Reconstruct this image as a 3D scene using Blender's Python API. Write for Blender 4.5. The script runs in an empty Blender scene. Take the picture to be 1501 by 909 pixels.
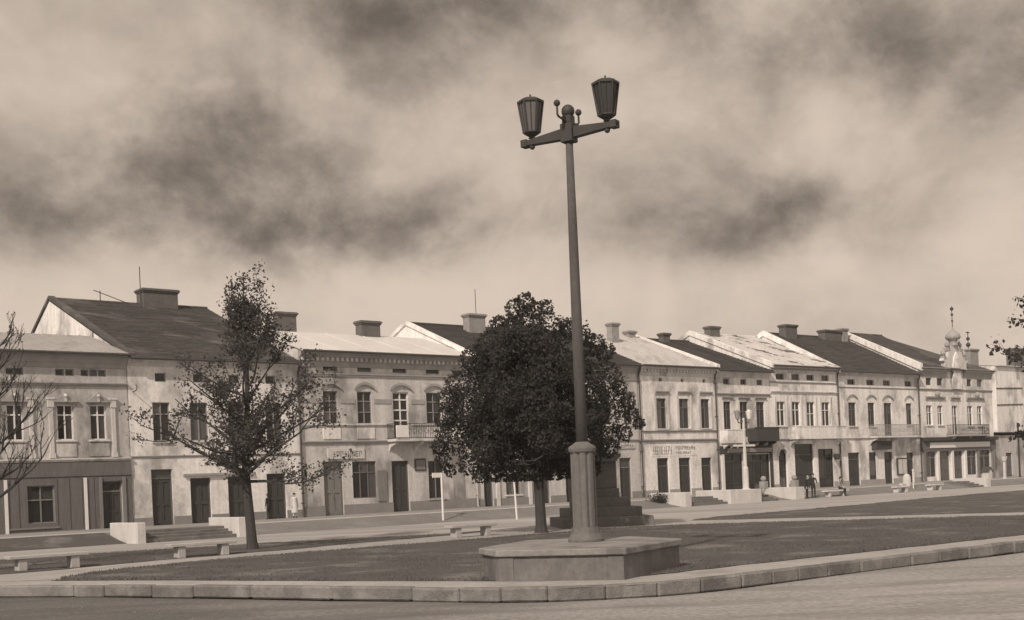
import bpy, bmesh, math, random
import numpy as np
from mathutils import Vector, Matrix

scene = bpy.context.scene
R = math.radians
rng = random.Random(7)

# ------------------------------------------------------------------ camera
cam_d = bpy.data.cameras.new('camera')
cam = bpy.data.objects.new('camera', cam_d)
scene.collection.objects.link(cam)
cam.location = (0, 0, 2.03)
cam.rotation_euler = Matrix.Rotation(R(90), 3, 'X').to_euler()
ROLL = math.atan(.042)
cam.rotation_euler = (Matrix.Rotation(R(90), 3, 'X') @ Matrix.Rotation(-ROLL, 3, 'Z')).to_euler()
cam_d.sensor_width = 36.0
cam_d.lens = 1800 / 1501 * 36.0
cam_d.shift_y = 252.5 / 1501
cam_d.clip_end = 5000
scene.camera = cam

# ------------------------------------------------------------------ sky
SUN_EL, SUN_AZ = R(38), math.atan2(-.406, -.913)      # azimuth measured from +Y towards +X
w = bpy.data.worlds.new('World'); scene.world = w; w.use_nodes = True
nt = w.node_tree; nt.nodes.clear(); L = nt.links.new
def nd(t, **k):
    n = nt.nodes.new(t)
    for a, b in k.items(): setattr(n, a, b)
    return n
def mth(op, a, b=None, c=None, clamp=False):
    n = nd('ShaderNodeMath', operation=op, use_clamp=clamp)
    for i, s in enumerate((a, b, c)):
        if s is None: continue
        if isinstance(s, (int, float)): n.inputs[i].default_value = s
        else: L(s, n.inputs[i])
    return n.outputs[0]
sky = nd('ShaderNodeTexSky', sky_type='NISHITA', sun_disc=False, sun_elevation=SUN_EL, sun_rotation=SUN_AZ)
bw = nd('ShaderNodeRGBToBW'); L(sky.outputs[0], bw.inputs[0])
tc = nd('ShaderNodeTexCoord'); sep = nd('ShaderNodeSeparateXYZ'); L(tc.outputs['Generated'], sep.inputs[0])
az = mth('ARCTAN2', sep.outputs[0], sep.outputs[1]); el = mth('ARCSINE', sep.outputs[2])
def noise(scale, detail=5, rough=.55, vec=None, dist=0.0, w4=0.0):
    n = nd('ShaderNodeTexNoise', noise_dimensions='4D'); n.inputs['Scale'].default_value = scale
    n.inputs['Detail'].default_value = detail; n.inputs['Roughness'].default_value = rough
    n.inputs['Distortion'].default_value = dist; n.inputs['W'].default_value = w4
    if vec is not None: L(vec, n.inputs['Vector'])
    return n
cmb = nd('ShaderNodeCombineXYZ'); L(mth('MULTIPLY', az, 1.0), cmb.inputs[0]); L(mth('MULTIPLY', el, 1.25), cmb.inputs[1])
wn = noise(9, 5, .55, cmb.outputs[0], 0.0, 3.1)
wsep = nd('ShaderNodeSeparateColor'); L(wn.outputs['Color'], wsep.inputs[0])
azw = mth('ADD', az, mth('MULTIPLY', mth('SUBTRACT', wsep.outputs[0], .5), .16))
elw = mth('ADD', el, mth('MULTIPLY', mth('SUBTRACT', wsep.outputs[1], .5), .085))
# cloud banks: azimuth, elevation, half widths, weight (dark positive)
blobs = [(-.215, .250, .13, .048, 1.05), (-.345, .218, .11, .030, .75), (-.150, .205, .11, .026, .85), (-.062, .212, .06, .028, .65),
         (-.215, .295, .075, .035, .65), (-.065, .338, .062, .040, .80), (-.01, .375, .2, .026, .8),
         (.345, .305, .13, .045, 1.05), (.200, .198, .070, .022, .85), (.245, .212, .045, .019, .6), (.130, .19, .07, .02, .4),
         (.185, .335, .09, .035, .45), (.314, .174, .035, .016, .45), (.15, .25, .075, .03, .25),
         (-.33, .32, .12, .04, -.35), (-.135, .300, .05, .035, -.45), (-.01, .265, .05, .04, -.35), (.262, .268, .035, .03, -.5),
         (0.05, .15, .5, .025, -.22)]
acc = None
for a, e, sa, se, amp in blobs:
    da = mth('MULTIPLY', mth('SUBTRACT', azw, a), 1 / sa); de = mth('MULTIPLY', mth('SUBTRACT', elw, e), 1 / se)
    d2 = mth('ADD', mth('MULTIPLY', da, da), mth('MULTIPLY', de, de))
    g = mth('MULTIPLY', mth('POWER', math.e, mth('MULTIPLY', d2, -.8)), amp)
    acc = g if acc is None else mth('ADD', acc, g)
fb = noise(4.2, 8, .6, cmb.outputs[0], .25, 2.6)
fine = noise(11, 9, .66, cmb.outputs[0], .15, 5.2)
edge = noise(6.0, 9, .55, cmb.outputs[0], .5, 8.4)
# crisp-edged billows: a steep step through one noise, broken by finer ones
up = nd('ShaderNodeVectorMath', operation='ADD'); L(cmb.outputs[0], up.inputs[0]); up.inputs[1].default_value = (-.014, .040, 0)
fb2 = noise(4.2, 8, .6, up.outputs[0], .25, 2.6); edge2 = noise(6.0, 9, .55, up.outputs[0], .5, 8.4)
lit = mth('ADD', mth('SUBTRACT', fb.outputs[0], fb2.outputs[0]), mth('MULTIPLY', mth('SUBTRACT', edge.outputs[0], edge2.outputs[0]), .7))   # sunlit tops, shaded bases
bil = mth('SUBTRACT', mth('MULTIPLY', edge.outputs[0], 1.0), .5)
bil = mth('MULTIPLY', mth('ARCTANGENT', mth('MULTIPLY', bil, 26.0)), .115)
acc = mth('MULTIPLY', acc, mth('ADD', .02, mth('MULTIPLY', fine.outputs[0], 1.05)))
dark = mth('ADD', mth('MULTIPLY', acc, .98), mth('MULTIPLY', mth('SUBTRACT', fb.outputs[0], .46), .95))
dark = mth('ADD', dark, mth('MULTIPLY', mth('SUBTRACT', fine.outputs[0], .5), .40))
dark = mth('SUBTRACT', mth('ADD', dark, bil), mth('MULTIPLY', lit, 1.25))
ramp = nd('ShaderNodeValToRGB'); L(mth('ADD', mth('MULTIPLY', dark, .9), .19, clamp=True), ramp.inputs[0])
cr = ramp.color_ramp; cr.interpolation = 'B_SPLINE'
def sc(v, k=1 / 7.5): return (v * k, v * .832 * k, v * .69 * k, 1)
cr.elements[0].position = 0.0; cr.elements[0].color = sc(7.3)
cr.elements[1].position = 1.0; cr.elements[1].color = sc(1.2)
for p, v in ((.25, 6.1), (.5, 4.1), (.75, 2.4)):
    e_ = cr.elements.new(p); e_.color = sc(v)
tint = nd('ShaderNodeMix', data_type='RGBA', blend_type='MULTIPLY'); tint.inputs[0].default_value = 1
L(bw.outputs[0], tint.inputs[6]); tint.inputs[7].default_value = (1, .832, .69, 1)
mix = nd('ShaderNodeMix', data_type='RGBA'); mix.inputs[0].default_value = .92
bright = nd('ShaderNodeVectorMath', operation='SCALE'); L(ramp.outputs[0], bright.inputs[0]); bright.inputs[3].default_value = 7.5
L(tint.outputs[2], mix.inputs[6]); L(bright.outputs[0], mix.inputs[7])
bg = nd('ShaderNodeBackground'); bg.inputs[1].default_value = .1; L(mix.outputs[2], bg.inputs[0])
out = nd('ShaderNodeOutputWorld'); L(bg.outputs[0], out.inputs[0])

# ------------------------------------------------------------------ sun
sd = bpy.data.lights.new('sun', 'SUN'); sd.energy = 3.3; sd.angle = R(1.5); sd.color = (1, .86, .73)
so = bpy.data.objects.new('sun', sd); scene.collection.objects.link(so)
sdir = Vector((math.sin(SUN_AZ) * math.cos(SUN_EL), math.cos(SUN_AZ) * math.cos(SUN_EL), math.sin(SUN_EL)))
so.rotation_euler = sdir.to_track_quat('Z', 'Y').to_euler(); so.location = (-30, -30, 60)

scene.view_settings.view_transform = 'Standard'; scene.view_settings.look = 'None'
scene.view_settings.exposure = 0.0; scene.view_settings.gamma = 1.0
scene.view_settings.use_curve_mapping = False

# ------------------------------------------------------------------ frame of the square
# u runs along the house row, v from the house fronts into the square, z up (metres)
UD = Vector((.7740, .6332)); UD.normalize(); NV = Vector((UD.y, -UD.x)); ORG = Vector((-25.6, 61.1))
ANG = math.atan2(UD.y, UD.x)
def W(u, v, z=0.0):
    p = ORG + UD * u + NV * v
    return Vector((p.x, p.y, z))
col = scene.collection

# ------------------------------------------------------------------ materials
def gv(v): return (v, v * .985, v * .98, 1)
MATS = {}
def material(name, v, rough=.9, var=.25, scale=1.0, stretch=(1, 1, 1), var2=.15, scale2=12.0, bump=.0, bscale=40.0, spec=.3, patch=None, detail=6, rnd=0.0, metal=0.0):
    """greyish procedural surface: broad uneven tone + fine grain + optional patches of another tone + bump"""
    m = bpy.data.materials.new(name); m.use_nodes = True; t = m.node_tree; b = t.nodes['Principled BSDF']
    def n(tp, **k):
        o = t.nodes.new(tp)
        for a_, b_ in k.items(): setattr(o, a_, b_)
        return o
    b.inputs['Roughness'].default_value = rough; b.inputs['Specular IOR Level'].default_value = spec
    b.inputs['Metallic'].default_value = metal
    geo = n('ShaderNodeNewGeometry'); mp = n('ShaderNodeMapping'); mp.vector_type = 'POINT'
    mp.inputs['Rotation'].default_value = (0, 0, -ANG); mp.inputs['Scale'].default_value = stretch
    t.links.new(geo.outputs['Position'], mp.inputs[0])
    n1 = n('ShaderNodeTexNoise'); n1.inputs['Scale'].default_value = scale; n1.inputs['Detail'].default_value = detail; n1.inputs['Roughness'].default_value = .6
    t.links.new(mp.outputs[0], n1.inputs['Vector'])
    n2 = n('ShaderNodeTexNoise'); n2.inputs['Scale'].default_value = scale2; n2.inputs['Detail'].default_value = 4; n2.inputs['Roughness'].default_value = .65
    t.links.new(geo.outputs['Position'], n2.inputs['Vector'])
    def ma(op, a_, b_=None):
        o = n('ShaderNodeMath', operation=op)
        for i, s in enumerate((a_, b_)):
            if s is None: continue
            if isinstance(s, (int, float)): o.inputs[i].default_value = s
            else: t.links.new(s, o.inputs[i])
        return o.outputs[0]
    f = ma('ADD', ma('MULTIPLY', ma('SUBTRACT', n1.outputs[0], .5), var * 3.0), ma('MULTIPLY', ma('SUBTRACT', n2.outputs[0], .5), var2 * 3.0))
    f = ma('ADD', f, 1.0)
    if rnd:
        oi = n('ShaderNodeObjectInfo'); f = ma('MULTIPLY', f, ma('ADD', ma('MULTIPLY', ma('SUBTRACT', oi.outputs['Random'], .5), 2 * rnd), 1.0))
    f = ma('MAXIMUM', f, .15)
    cm = n('ShaderNodeMix', data_type='RGBA', blend_type='MULTIPLY'); cm.inputs[0].default_value = 1
    cm.inputs[6].default_value = gv(v); t.links.new(f, cm.inputs[7])
    outc = cm.outputs[2]
    if patch:
        pv, pscale, thr, soft, pst = patch
        mp2 = n('ShaderNodeMapping'); mp2.inputs['Rotation'].default_value = (0, 0, -ANG); mp2.inputs['Scale'].default_value = pst
        t.links.new(geo.outputs['Position'], mp2.inputs[0])
        n3 = n('ShaderNodeTexNoise'); n3.inputs['Scale'].default_value = pscale; n3.inputs['Detail'].default_value = 7; n3.inputs['Roughness'].default_value = .62
        t.links.new(mp2.outputs[0], n3.inputs['Vector'])
        mr = n('ShaderNodeMapRange'); mr.inputs[1].default_value = thr - soft; mr.inputs[2].default_value = thr + soft
        t.links.new(n3.outputs[0], mr.inputs[0])
        cm2 = n('ShaderNodeMix', data_type='RGBA'); t.links.new(mr.outputs[0], cm2.inputs[0]); t.links.new(outc, cm2.inputs[6]); cm2.inputs[7].default_value = gv(pv)
        outc = cm2.outputs[2]
    t.links.new(outc, b.inputs['Base Color'])
    if bump:
        nb = n('ShaderNodeTexNoise'); nb.inputs['Scale'].default_value = bscale; nb.inputs['Detail'].default_value = 4
        t.links.new(geo.outputs['Position'], nb.inputs['Vector'])
        bp = n('ShaderNodeBump'); bp.inputs['Strength'].default_value = bump; bp.inputs['Distance'].default_value = .03
        t.links.new(nb.outputs[0], bp.inputs['Height']); t.links.new(bp.outputs[0], b.inputs['Normal'])
    MATS[name] = m; return m
ST = (1.1, 1.1, .28)      # rain streaks run down the walls
M = MATS
for nm, v in (('plaster_light', .76), ('plaster_mid', .54), ('plaster_grey', .47), ('plaster_dull', .38), ('plaster_white', .80)):
    material(nm, v, .92, .26, 1.6, (1.6, 1.6, .13), .2, 5, .4, 30, patch=(v * .5, .5, .57, .07, (1, 1, .6)), detail=9)
material('plinth', .24, .95, .2, 1.2, (1, 1, 1), .12, 9, .3, 50)
material('trim', .60, .9, .2, 1.6, (1.5, 1.5, .3), .12, 8, .3, 50, patch=(.34, .9, .6, .08, (1, 1, .4)))
material('trim_grey', .34, .9, .22, 1.3, ST, .1, 10, .2, 50)
material('trim_dark', .13, .9, .16, 1.3, ST, .1, 10, .2, 50)
material('roof_dark', .085, .9, .28, .5, (1, 1, 1), .3, 5, .4, 25, rnd=.0, patch=(.18, .5, .6, .07, (.5, 1.2, 1.2)))
material('roof_black', .07, .9, .25, .5, (1, 1, 1), .28, 6, .4, 25)
material('roof_grey', .34, .75, .2, .5, (1, .3, .3), .15, 6, .2, 25, patch=(.2, .6, .62, .1, (1.5, .3, .3)))
material('roof_light', .60, .7, .12, .6, (1, .3, .3), .08, 6, .15, 25)
material('roof_pale', .50, .85, .16, .6, (1, .4, .4), .14, 6, .2, 25, patch=(.36, .8, .60, .1, (1.2, .4, .4)))
material('roof_mottled', .66, .85, .14, .8, (1, 1, 1), .15, 6, .3, 25, patch=(.15, .75, .575, .03, (.5, 1.1, 1.1)))
material('brick', .13, .95, .25, 2, (1, 1, 1), .25, 9, .5, 30)
material('brick_pale', .30, .95, .25, 2, (1, 1, 1), .25, 9, .5, 30)
material('iron', .05, .6, .2, 3, (1, 1, 1), .1, 15, .0, spec=.4)
material('pipe', .075, .7, .2, 2, (1, 1, .3), .1, 15)
material('pipe_light', .45, .7, .2, 2, (1, 1, .3), .1, 15)
material('wood_dark', .06, .75, .25, 3, (4, 4, .5), .15, 20, .2, 40)
material('shop_wood', .14, .75, .3, 3, (4, 4, .4), .2, 14, .3, 40)
material('wood_mid', .13, .75, .25, 3, (4, 4, .5), .15, 20, .2, 40)
material('wood_grey', .20, .8, .25, 3, (4, 4, .5), .15, 20, .2, 40)
material('frame_white', .72, .7, .1, 3, (1, 1, 1), .06, 20)
material('frame_grey', .26, .7, .1, 3, (1, 1, 1), .06, 20)
material('sign_board', .55, .7, .15, 2, (1, 1, 1), .1, 14)
material('lettering', .2, .8, .2, 4, (1, 1, 1), .1, 20)
material('concrete', .29, .9, .2, 1.2, (1, 1, .6), .15, 14, .35, 45)
material('concrete_post', .15, .9, .25, 1.6, (2, 2, .5), .22, 9, .35, 60)
material('shaft_stone', .095, .85, .25, 1.6, (2, 2, .5), .22, 9, .35, 60)
material('concrete_white', .57, .9, .22, 1.4, (1, 1, .5), .16, 10, .3, 45)
material('bench_stone', .40, .9, .16, 1.5, (1, 1, .6), .14, 14, .3, 45)
material('platform_stone', .165, .9, .28, 1.4, (1, 1, .5), .28, 8, .35, 45, patch=(.1, .9, .62, .08, (1, 1, .4)))
material('slab_stone', .26, .9, .25, 1.0, (1, 1, .5), .25, 8, .5, 35, patch=(.15, .9, .6, .08, (1, 1, 1)))
material('monument_stone', .17, .9, .2, 1.3, (1, 1, .6), .2, 10, .4, 40)
material('kerb_stone', .165, .9, .3, 1.4, (1, 1, 1), .3, 7, .6, 25, rnd=.15, patch=(.26, 1.2, .58, .08, (1, 1, 1)))
material('path', .35, .95, .24, .5, (1, 1, 1), .24, 6, .3, 30, patch=(.26, .6, .62, .08, (1, 1, 1)))
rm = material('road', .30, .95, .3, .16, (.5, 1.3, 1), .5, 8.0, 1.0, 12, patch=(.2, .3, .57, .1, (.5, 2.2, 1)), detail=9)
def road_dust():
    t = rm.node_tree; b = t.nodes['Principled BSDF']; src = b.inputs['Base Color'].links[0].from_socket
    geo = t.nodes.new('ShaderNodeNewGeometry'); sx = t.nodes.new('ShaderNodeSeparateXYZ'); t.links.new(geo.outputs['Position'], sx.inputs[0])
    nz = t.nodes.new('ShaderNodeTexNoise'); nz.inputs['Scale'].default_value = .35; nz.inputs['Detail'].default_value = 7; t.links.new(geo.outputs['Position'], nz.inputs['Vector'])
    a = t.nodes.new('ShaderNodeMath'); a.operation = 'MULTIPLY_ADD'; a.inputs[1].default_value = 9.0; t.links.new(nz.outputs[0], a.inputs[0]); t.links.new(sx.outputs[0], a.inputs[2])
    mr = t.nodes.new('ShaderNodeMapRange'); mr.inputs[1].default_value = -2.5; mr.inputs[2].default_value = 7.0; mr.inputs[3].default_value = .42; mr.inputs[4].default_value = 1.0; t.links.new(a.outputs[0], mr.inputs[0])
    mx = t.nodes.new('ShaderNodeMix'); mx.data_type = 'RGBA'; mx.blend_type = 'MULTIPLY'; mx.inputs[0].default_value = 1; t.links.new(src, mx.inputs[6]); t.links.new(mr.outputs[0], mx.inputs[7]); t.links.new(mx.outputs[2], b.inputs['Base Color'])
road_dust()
material('street', .37, .95, .18, .12, (.3, 1.3, 1), .2, 4, .4, 22, patch=(.25, .16, .56, .1, (.25, 1.6, 1)))
material('terrace', .28, .95, .2, .4, (1, 1, 1), .16, 7, .3, 30)
material('bank_earth', .19, .95, .25, .5, (1, 1, 1), .25, 7, .5, 20)
material('lawn', .092, .95, .2, .3, (1, 1, 1), .2, 12, .7, 30, patch=(.19, .45, .60, .07, (1, 1, 1)))
material('blade', .10, .8, .25, .5, (1, 1, 1), .2, 20)
material('bark', .06, .95, .3, 3, (3, 3, .6), .25, 18, .6, 30)
material('bark_pale', .09, .95, .3, 3, (3, 3, .6), .25, 18, .6, 30)
material('cloth_dark', .035, .9, .2, 4, (1, 1, 1), .1, 20)
material('cloth_white', .6, .9, .1, 4, (1, 1, 1), .05, 20)
material('cloth_mid', .28, .9, .1, 4, (1, 1, 1), .05, 20)
material('skin', .42, .7, .05, 4, (1, 1, 1), .05, 20)
material('hair', .03, .8, .1, 4, (1, 1, 1), .05, 20)
def leafmat(name, v):
    m = bpy.data.materials.new(name); m.use_nodes = True; t = m.node_tree; b = t.nodes['Principled BSDF']; o = t.nodes['Material Output']
    b.inputs['Roughness'].default_value = .7; b.inputs['Specular IOR Level'].default_value = .15
    geo = t.nodes.new('ShaderNodeNewGeometry'); n1 = t.nodes.new('ShaderNodeTexNoise'); n1.inputs['Scale'].default_value = 1.6; n1.inputs['Detail'].default_value = 5
    t.links.new(geo.outputs['Position'], n1.inputs['Vector'])
    mr = t.nodes.new('ShaderNodeMapRange'); mr.inputs[1].default_value = .3; mr.inputs[2].default_value = .7; mr.inputs[3].default_value = .7; mr.inputs[4].default_value = 1.3
    t.links.new(n1.outputs[0], mr.inputs[0])
    mx = t.nodes.new('ShaderNodeMix'); mx.data_type = 'RGBA'; mx.blend_type = 'MULTIPLY'; mx.inputs[0].default_value = 1
    mx.inputs[6].default_value = gv(v); t.links.new(mr.outputs[0], mx.inputs[7]); t.links.new(mx.outputs[2], b.inputs['Base Color'])
    tr = t.nodes.new('ShaderNodeBsdfTranslucent'); t.links.new(mx.outputs[2], tr.inputs[0]); ms = t.nodes.new('ShaderNodeMixShader'); ms.inputs[0].default_value = .5
    t.links.new(b.outputs[0], ms.inputs[1]); t.links.new(tr.outputs[0], ms.inputs[2]); t.links.new(ms.outputs[0], o.inputs[0])
    M[name] = m
leafmat('leaf_dark', .075); leafmat('leaf_mid', .11); leafmat('leaf_shrub', .08)
def glassmat(name, v, rough=.12):
    m = bpy.data.materials.new(name); m.use_nodes = True; t = m.node_tree; b = t.nodes['Principled BSDF']
    b.inputs['Roughness'].default_value = rough; b.inputs['Specular IOR Level'].default_value = .5
    oi = t.nodes.new('ShaderNodeObjectInfo'); mr = t.nodes.new('ShaderNodeMapRange'); mr.inputs[3].default_value = .55; mr.inputs[4].default_value = 4.0
    pw_ = t.nodes.new('ShaderNodeMath'); pw_.operation = 'POWER'; pw_.inputs[1].default_value = 3.5; t.links.new(oi.outputs['Random'], pw_.inputs[0]); t.links.new(pw_.outputs[0], mr.inputs[0])
    mx = t.nodes.new('ShaderNodeMix'); mx.data_type = 'RGBA'; mx.blend_type = 'MULTIPLY'; mx.inputs[0].default_value = 1
    mx.inputs[6].default_value = gv(v); t.links.new(mr.outputs[0], mx.inputs[7]); t.links.new(mx.outputs[2], b.inputs['Base Color'])
    geo = t.nodes.new('ShaderNodeNewGeometry'); nb = t.nodes.new('ShaderNodeTexNoise'); nb.inputs['Scale'].default_value = 2.2
    t.links.new(geo.outputs['Position'], nb.inputs['Vector'])
    bp = t.nodes.new('ShaderNodeBump'); bp.inputs['Strength'].default_value = .25; bp.inputs['Distance'].default_value = .05
    t.links.new(nb.outputs[0], bp.inputs['Height']); t.links.new(bp.outputs[0], b.inputs['Normal'])
    M[name] = m
glassmat('glass', .032); glassmat('glass_dim', .05, .25)
glassmat('lantern_glass', .07, .4)

# ------------------------------------------------------------------ mesh helpers
class MB:
    def __init__(s): s.v = []; s.f = []
    def add(s, vs, fs):
        o = len(s.v); s.v += [tuple(p) for p in vs]; s.f += [tuple(i + o for i in f) for f in fs]; return s
    def box(s, x0, x1, y0, y1, z0, z1):
        return s.add([(x0, y0, z0), (x1, y0, z0), (x1, y1, z0), (x0, y1, z0), (x0, y0, z1), (x1, y0, z1), (x1, y1, z1), (x0, y1, z1)],
                     [(0, 3, 2, 1), (4, 5, 6, 7), (0, 1, 5, 4), (1, 2, 6, 5), (2, 3, 7, 6), (3, 0, 4, 7)])
    def prism(s, pts, a0, a1, axis='y'):
        """pts: outline; axis y -> (x,z) outline, axis x -> (y,z), axis z -> (x,y)"""
        n = len(pts)
        def P(p, a):
            return {'y': (p[0], a, p[1]), 'x': (a, p[0], p[1]), 'z': (p[0], p[1], a)}[axis]
        return s.add([P(p, a0) for p in pts] + [P(p, a1) for p in pts],
                     [tuple(range(n))[::-1], tuple(range(n, 2 * n))] + [(i, (i + 1) % n, n + (i + 1) % n, n + i) for i in range(n)])
    def lathe(s, prof, n=16, c=(0, 0), rot=0.0):
        vs = []; k = len(prof)
        for r, z in prof:
            for i in range(n):
                a = 2 * math.pi * i / n + rot; vs.append((c[0] + r * math.cos(a), c[1] + r * math.sin(a), z))
        fs = [tuple(range(n))[::-1], tuple(range((k - 1) * n, k * n))]
        for j in range(k - 1):
            for i in range(n):
                fs.append((j * n + i, j * n + (i + 1) % n, (j + 1) * n + (i + 1) % n, (j + 1) * n + i))
        return s.add(vs, fs)
    def tube(s, pts, rad, n=8):
        pts = [Vector(p) for p in pts]; vs = []; k = len(pts); ref = Vector((.31, .17, .93)).normalized()
        for j, p in enumerate(pts):
            d = (pts[min(j + 1, k - 1)] - pts[max(j - 1, 0)]).normalized()
            rf = ref if abs(d.dot(ref)) < .97 else Vector((1, 0, 0))
            a = d.cross(rf).normalized(); b = d.cross(a); r = rad[j] if isinstance(rad, (list, tuple)) else rad
            for i in range(n):
                t = 2 * math.pi * i / n; vs.append(tuple(p + a * (r * math.cos(t)) + b * (r * math.sin(t))))
        fs = [tuple(range(n)), tuple(range((k - 1) * n, k * n))[::-1]]
        for j in range(k - 1):
            for i in range(n):
                fs.append((j * n + i, (j + 1) * n + i, (j + 1) * n + (i + 1) % n, j * n + (i + 1) % n))
        return s.add(vs, fs)
    def ball(s, c, r, n=12, m=8, sz=1.0):
        return s.lathe([(max(r * math.sin(math.pi * j / m), .0008), c[2] - r * sz * math.cos(math.pi * j / m)) for j in range(m + 1)], n, c[:2])
    def mesh(s, name, mat, smooth=False, bevel=0.0, fix=True):
        me = bpy.data.meshes.new(name)
        if fix or bevel:
            bm = bmesh.new(); vs = [bm.verts.new(p) for p in s.v]
            for f in s.f:
                try: bm.faces.new([vs[i] for i in f])
                except ValueError: pass
            bmesh.ops.recalc_face_normals(bm, faces=bm.faces)
            if bevel: bmesh.ops.bevel(bm, geom=list(bm.edges), offset=bevel, segments=1, affect='EDGES', clamp_overlap=True)
            bm.to_mesh(me); bm.free()
        else:
            me.from_pydata(s.v, [], s.f)
        if smooth: me.polygons.foreach_set('use_smooth', [True] * len(me.polygons))
        me.materials.append(M[mat]); return me
    def build(s, name, mat, parent=None, smooth=False, bevel=0.0, loc=None, rz=None, fix=True):
        return link(name, s.mesh(name, mat, smooth, bevel, fix), parent, loc, rz)
def link(name, me, parent=None, loc=None, rz=None):
    o = bpy.data.objects.new(name, me); col.objects.link(o)
    if parent is not None: o.parent = parent
    if loc is not None: o.location = loc
    if rz is not None: o.rotation_euler = (0, 0, rz)
    return o
def tag(o, label, cat, group=None):
    o['label'] = label; o['category'] = cat
    if group: o['group'] = group
    return o
def thing(name, label, cat, u, v, z=0.0, group=None, rz=ANG):
    o = bpy.data.objects.new(name, None); col.objects.link(o); o.location = W(u, v, z); o.rotation_euler = (0, 0, rz)
    o.empty_display_size = .3
    return tag(o, label, cat, group)
def struct(name, o): o['kind'] = 'structure'; return o
def copy_tree(o, parent=None):
    c = o.copy(); col.objects.link(c)
    if parent is not None: c.parent = parent
    for ch in list(o.children): copy_tree(ch, c)
    return c

def sheet(name, poly, z, mat, sub=0.0, jitter=0.0):
    """flat polygon in (u,v); optionally subdivided"""
    bm = bmesh.new(); vs = [bm.verts.new(W(u, v, z if not callable(z) else z(u, v))) for u, v in poly]
    f = bm.faces.new(vs); bmesh.ops.triangulate(bm, faces=[f])
    bmesh.ops.recalc_face_normals(bm, faces=bm.faces)
    for f in bm.faces:
        if f.normal.z < 0: f.normal_flip()
    me = bpy.data.meshes.new(name); bm.to_mesh(me); bm.free(); me.materials.append(M[mat])
    o = bpy.data.objects.new(name, me); col.objects.link(o); return struct(name, o)

# ================================================================== GROUND
# foreground carriageway / everything out to the horizon
def ground():
    bm = bmesh.new(); xs = [-600, -300, -120] + [-60 + 2.0 * i for i in range(71)] + [120, 300, 600]
    ys = [-600, -300, -60] + [-20 + 2.0 * i for i in range(46)] + [120, 300, 600]
    r_ = random.Random(3); g = {}
    for i, x in enumerate(xs):
        for j, y in enumerate(ys):
            z = -.27 + .012 * math.sin(x * .7 + y * .31) + r_.uniform(-.008, .008)
            g[i, j] = bm.verts.new((x, y, z))
    for i in range(len(xs) - 1):
        for j in range(len(ys) - 1): bm.faces.new((g[i, j], g[i + 1, j], g[i + 1, j + 1], g[i, j + 1]))
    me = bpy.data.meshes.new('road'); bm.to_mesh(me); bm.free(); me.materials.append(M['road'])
    me.polygons.foreach_set('use_smooth', [True] * len(me.polygons))
    o = bpy.data.objects.new('road', me); col.objects.link(o); struct('road', o)
ground()

def smooth_line(pts, n=4):
    """Catmull-Rom through points"""
    o = []
    for i in range(len(pts) - 1):
        p0, p1, p2, p3 = pts[max(i - 1, 0)], pts[i], pts[i + 1], pts[min(i + 2, len(pts) - 1)]
        for k in range(n):
            t = k / n
            o.append(tuple(.5 * ((2 * p1[a]) + (-p0[a] + p2[a]) * t + (2 * p0[a] - 5 * p1[a] + 4 * p2[a] - p3[a]) * t * t + (-p0[a] + 3 * p1[a] - 3 * p2[a] + p3[a]) * t ** 3) for a in (0, 1)))
    o.append(tuple(pts[-1])); return o
KERB = smooth_line([(-40, 27.0), (-22, 27.6), (-13.6, 28.9), (-10.6, 31.0), (-8.6, 34.2), (-6.6, 38.9), (-5.1, 43.0), (-4.1, 45.4), (-2.7, 46.8), (-.8, 47.35), (3, 47.45), (10, 47.7), (30, 48.4), (90, 50)], 6)
STRIP = smooth_line([(-40, 25.6), (-20, 26.2), (-12.4, 27.6), (-9.3, 29.9), (-7.2, 33.5), (-5.3, 38.2), (-3.6, 42.4), (-2.6, 44.6), (-1.5, 45.5), (0, 45.8), (3, 45.85), (10, 46.2), (30, 46.9), (90, 48.5)], 6)
sheet('square', KERB + [(90, -60), (-40, -60)], -.012, 'street')
def ribbon(name, A, B, z, mat):
    n = len(A); me = bpy.data.meshes.new(name); me.from_pydata([tuple(W(p[0], p[1], z)) for p in A] + [tuple(W(p[0], p[1], z)) for p in B], [], [(i, i + 1, n + i + 1, n + i) for i in range(n - 1)])
    bm = bmesh.new(); bm.from_mesh(me)
    for f in bm.faces:
        if f.normal.z < 0: f.normal_flip()
    bm.to_mesh(me); bm.free(); me.materials.append(M[mat]); return struct(name, link(name, me))
ribbon('front_walk', KERB, STRIP, -.004, 'path')
def between(a, lo, hi): return [p for p in a if lo <= p[0] <= hi]
L1 = [p for p in STRIP if -8.3 <= p[0] <= 28.6 and p[1] > 31.5]
P2L = smooth_line([(28.6, 46.8), (25.0, 40.6), (21.9, 35), (19.7, 31.2), (18.0, 28.6)], 4)
P1L = [(16, 27.6), (8.4, 27.5), (2.4, 27.6), (-.3, 27.6), (-3.2, 28.1), (-5.2, 28.7), (-7.3, 30.2), (-7.9, 31.3)]
lawn1_poly = [(p[0], p[1] - .12) for p in L1] + P2L[1:] + P1L
P2U = smooth_line([(22.0, 26.6), (22.9, 28.9), (27.6, 38.8), (31.6, 47.0)], 4)
lawn3_poly = [(22.0, 26.0), (23.4, 25.3), (28.3, 24.3), (35.7, 23.9), (49.7, 21.2), (61.4, 20.5), (80, 19)] + [(80, 48.1), (50, 47.3)] + P2U[::-1][:-1]
lawn2_poly = [(-12, 16.5), (0, 17.6), (6, 19.9), (8.6, 21.2), (13.2, 22.6), (10.8, 23.5), (6.3, 24.0), (1.4, 25.2), (-2, 25.4), (-6, 26.5), (-9.5, 26.9), (-12, 26.6)]
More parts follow.
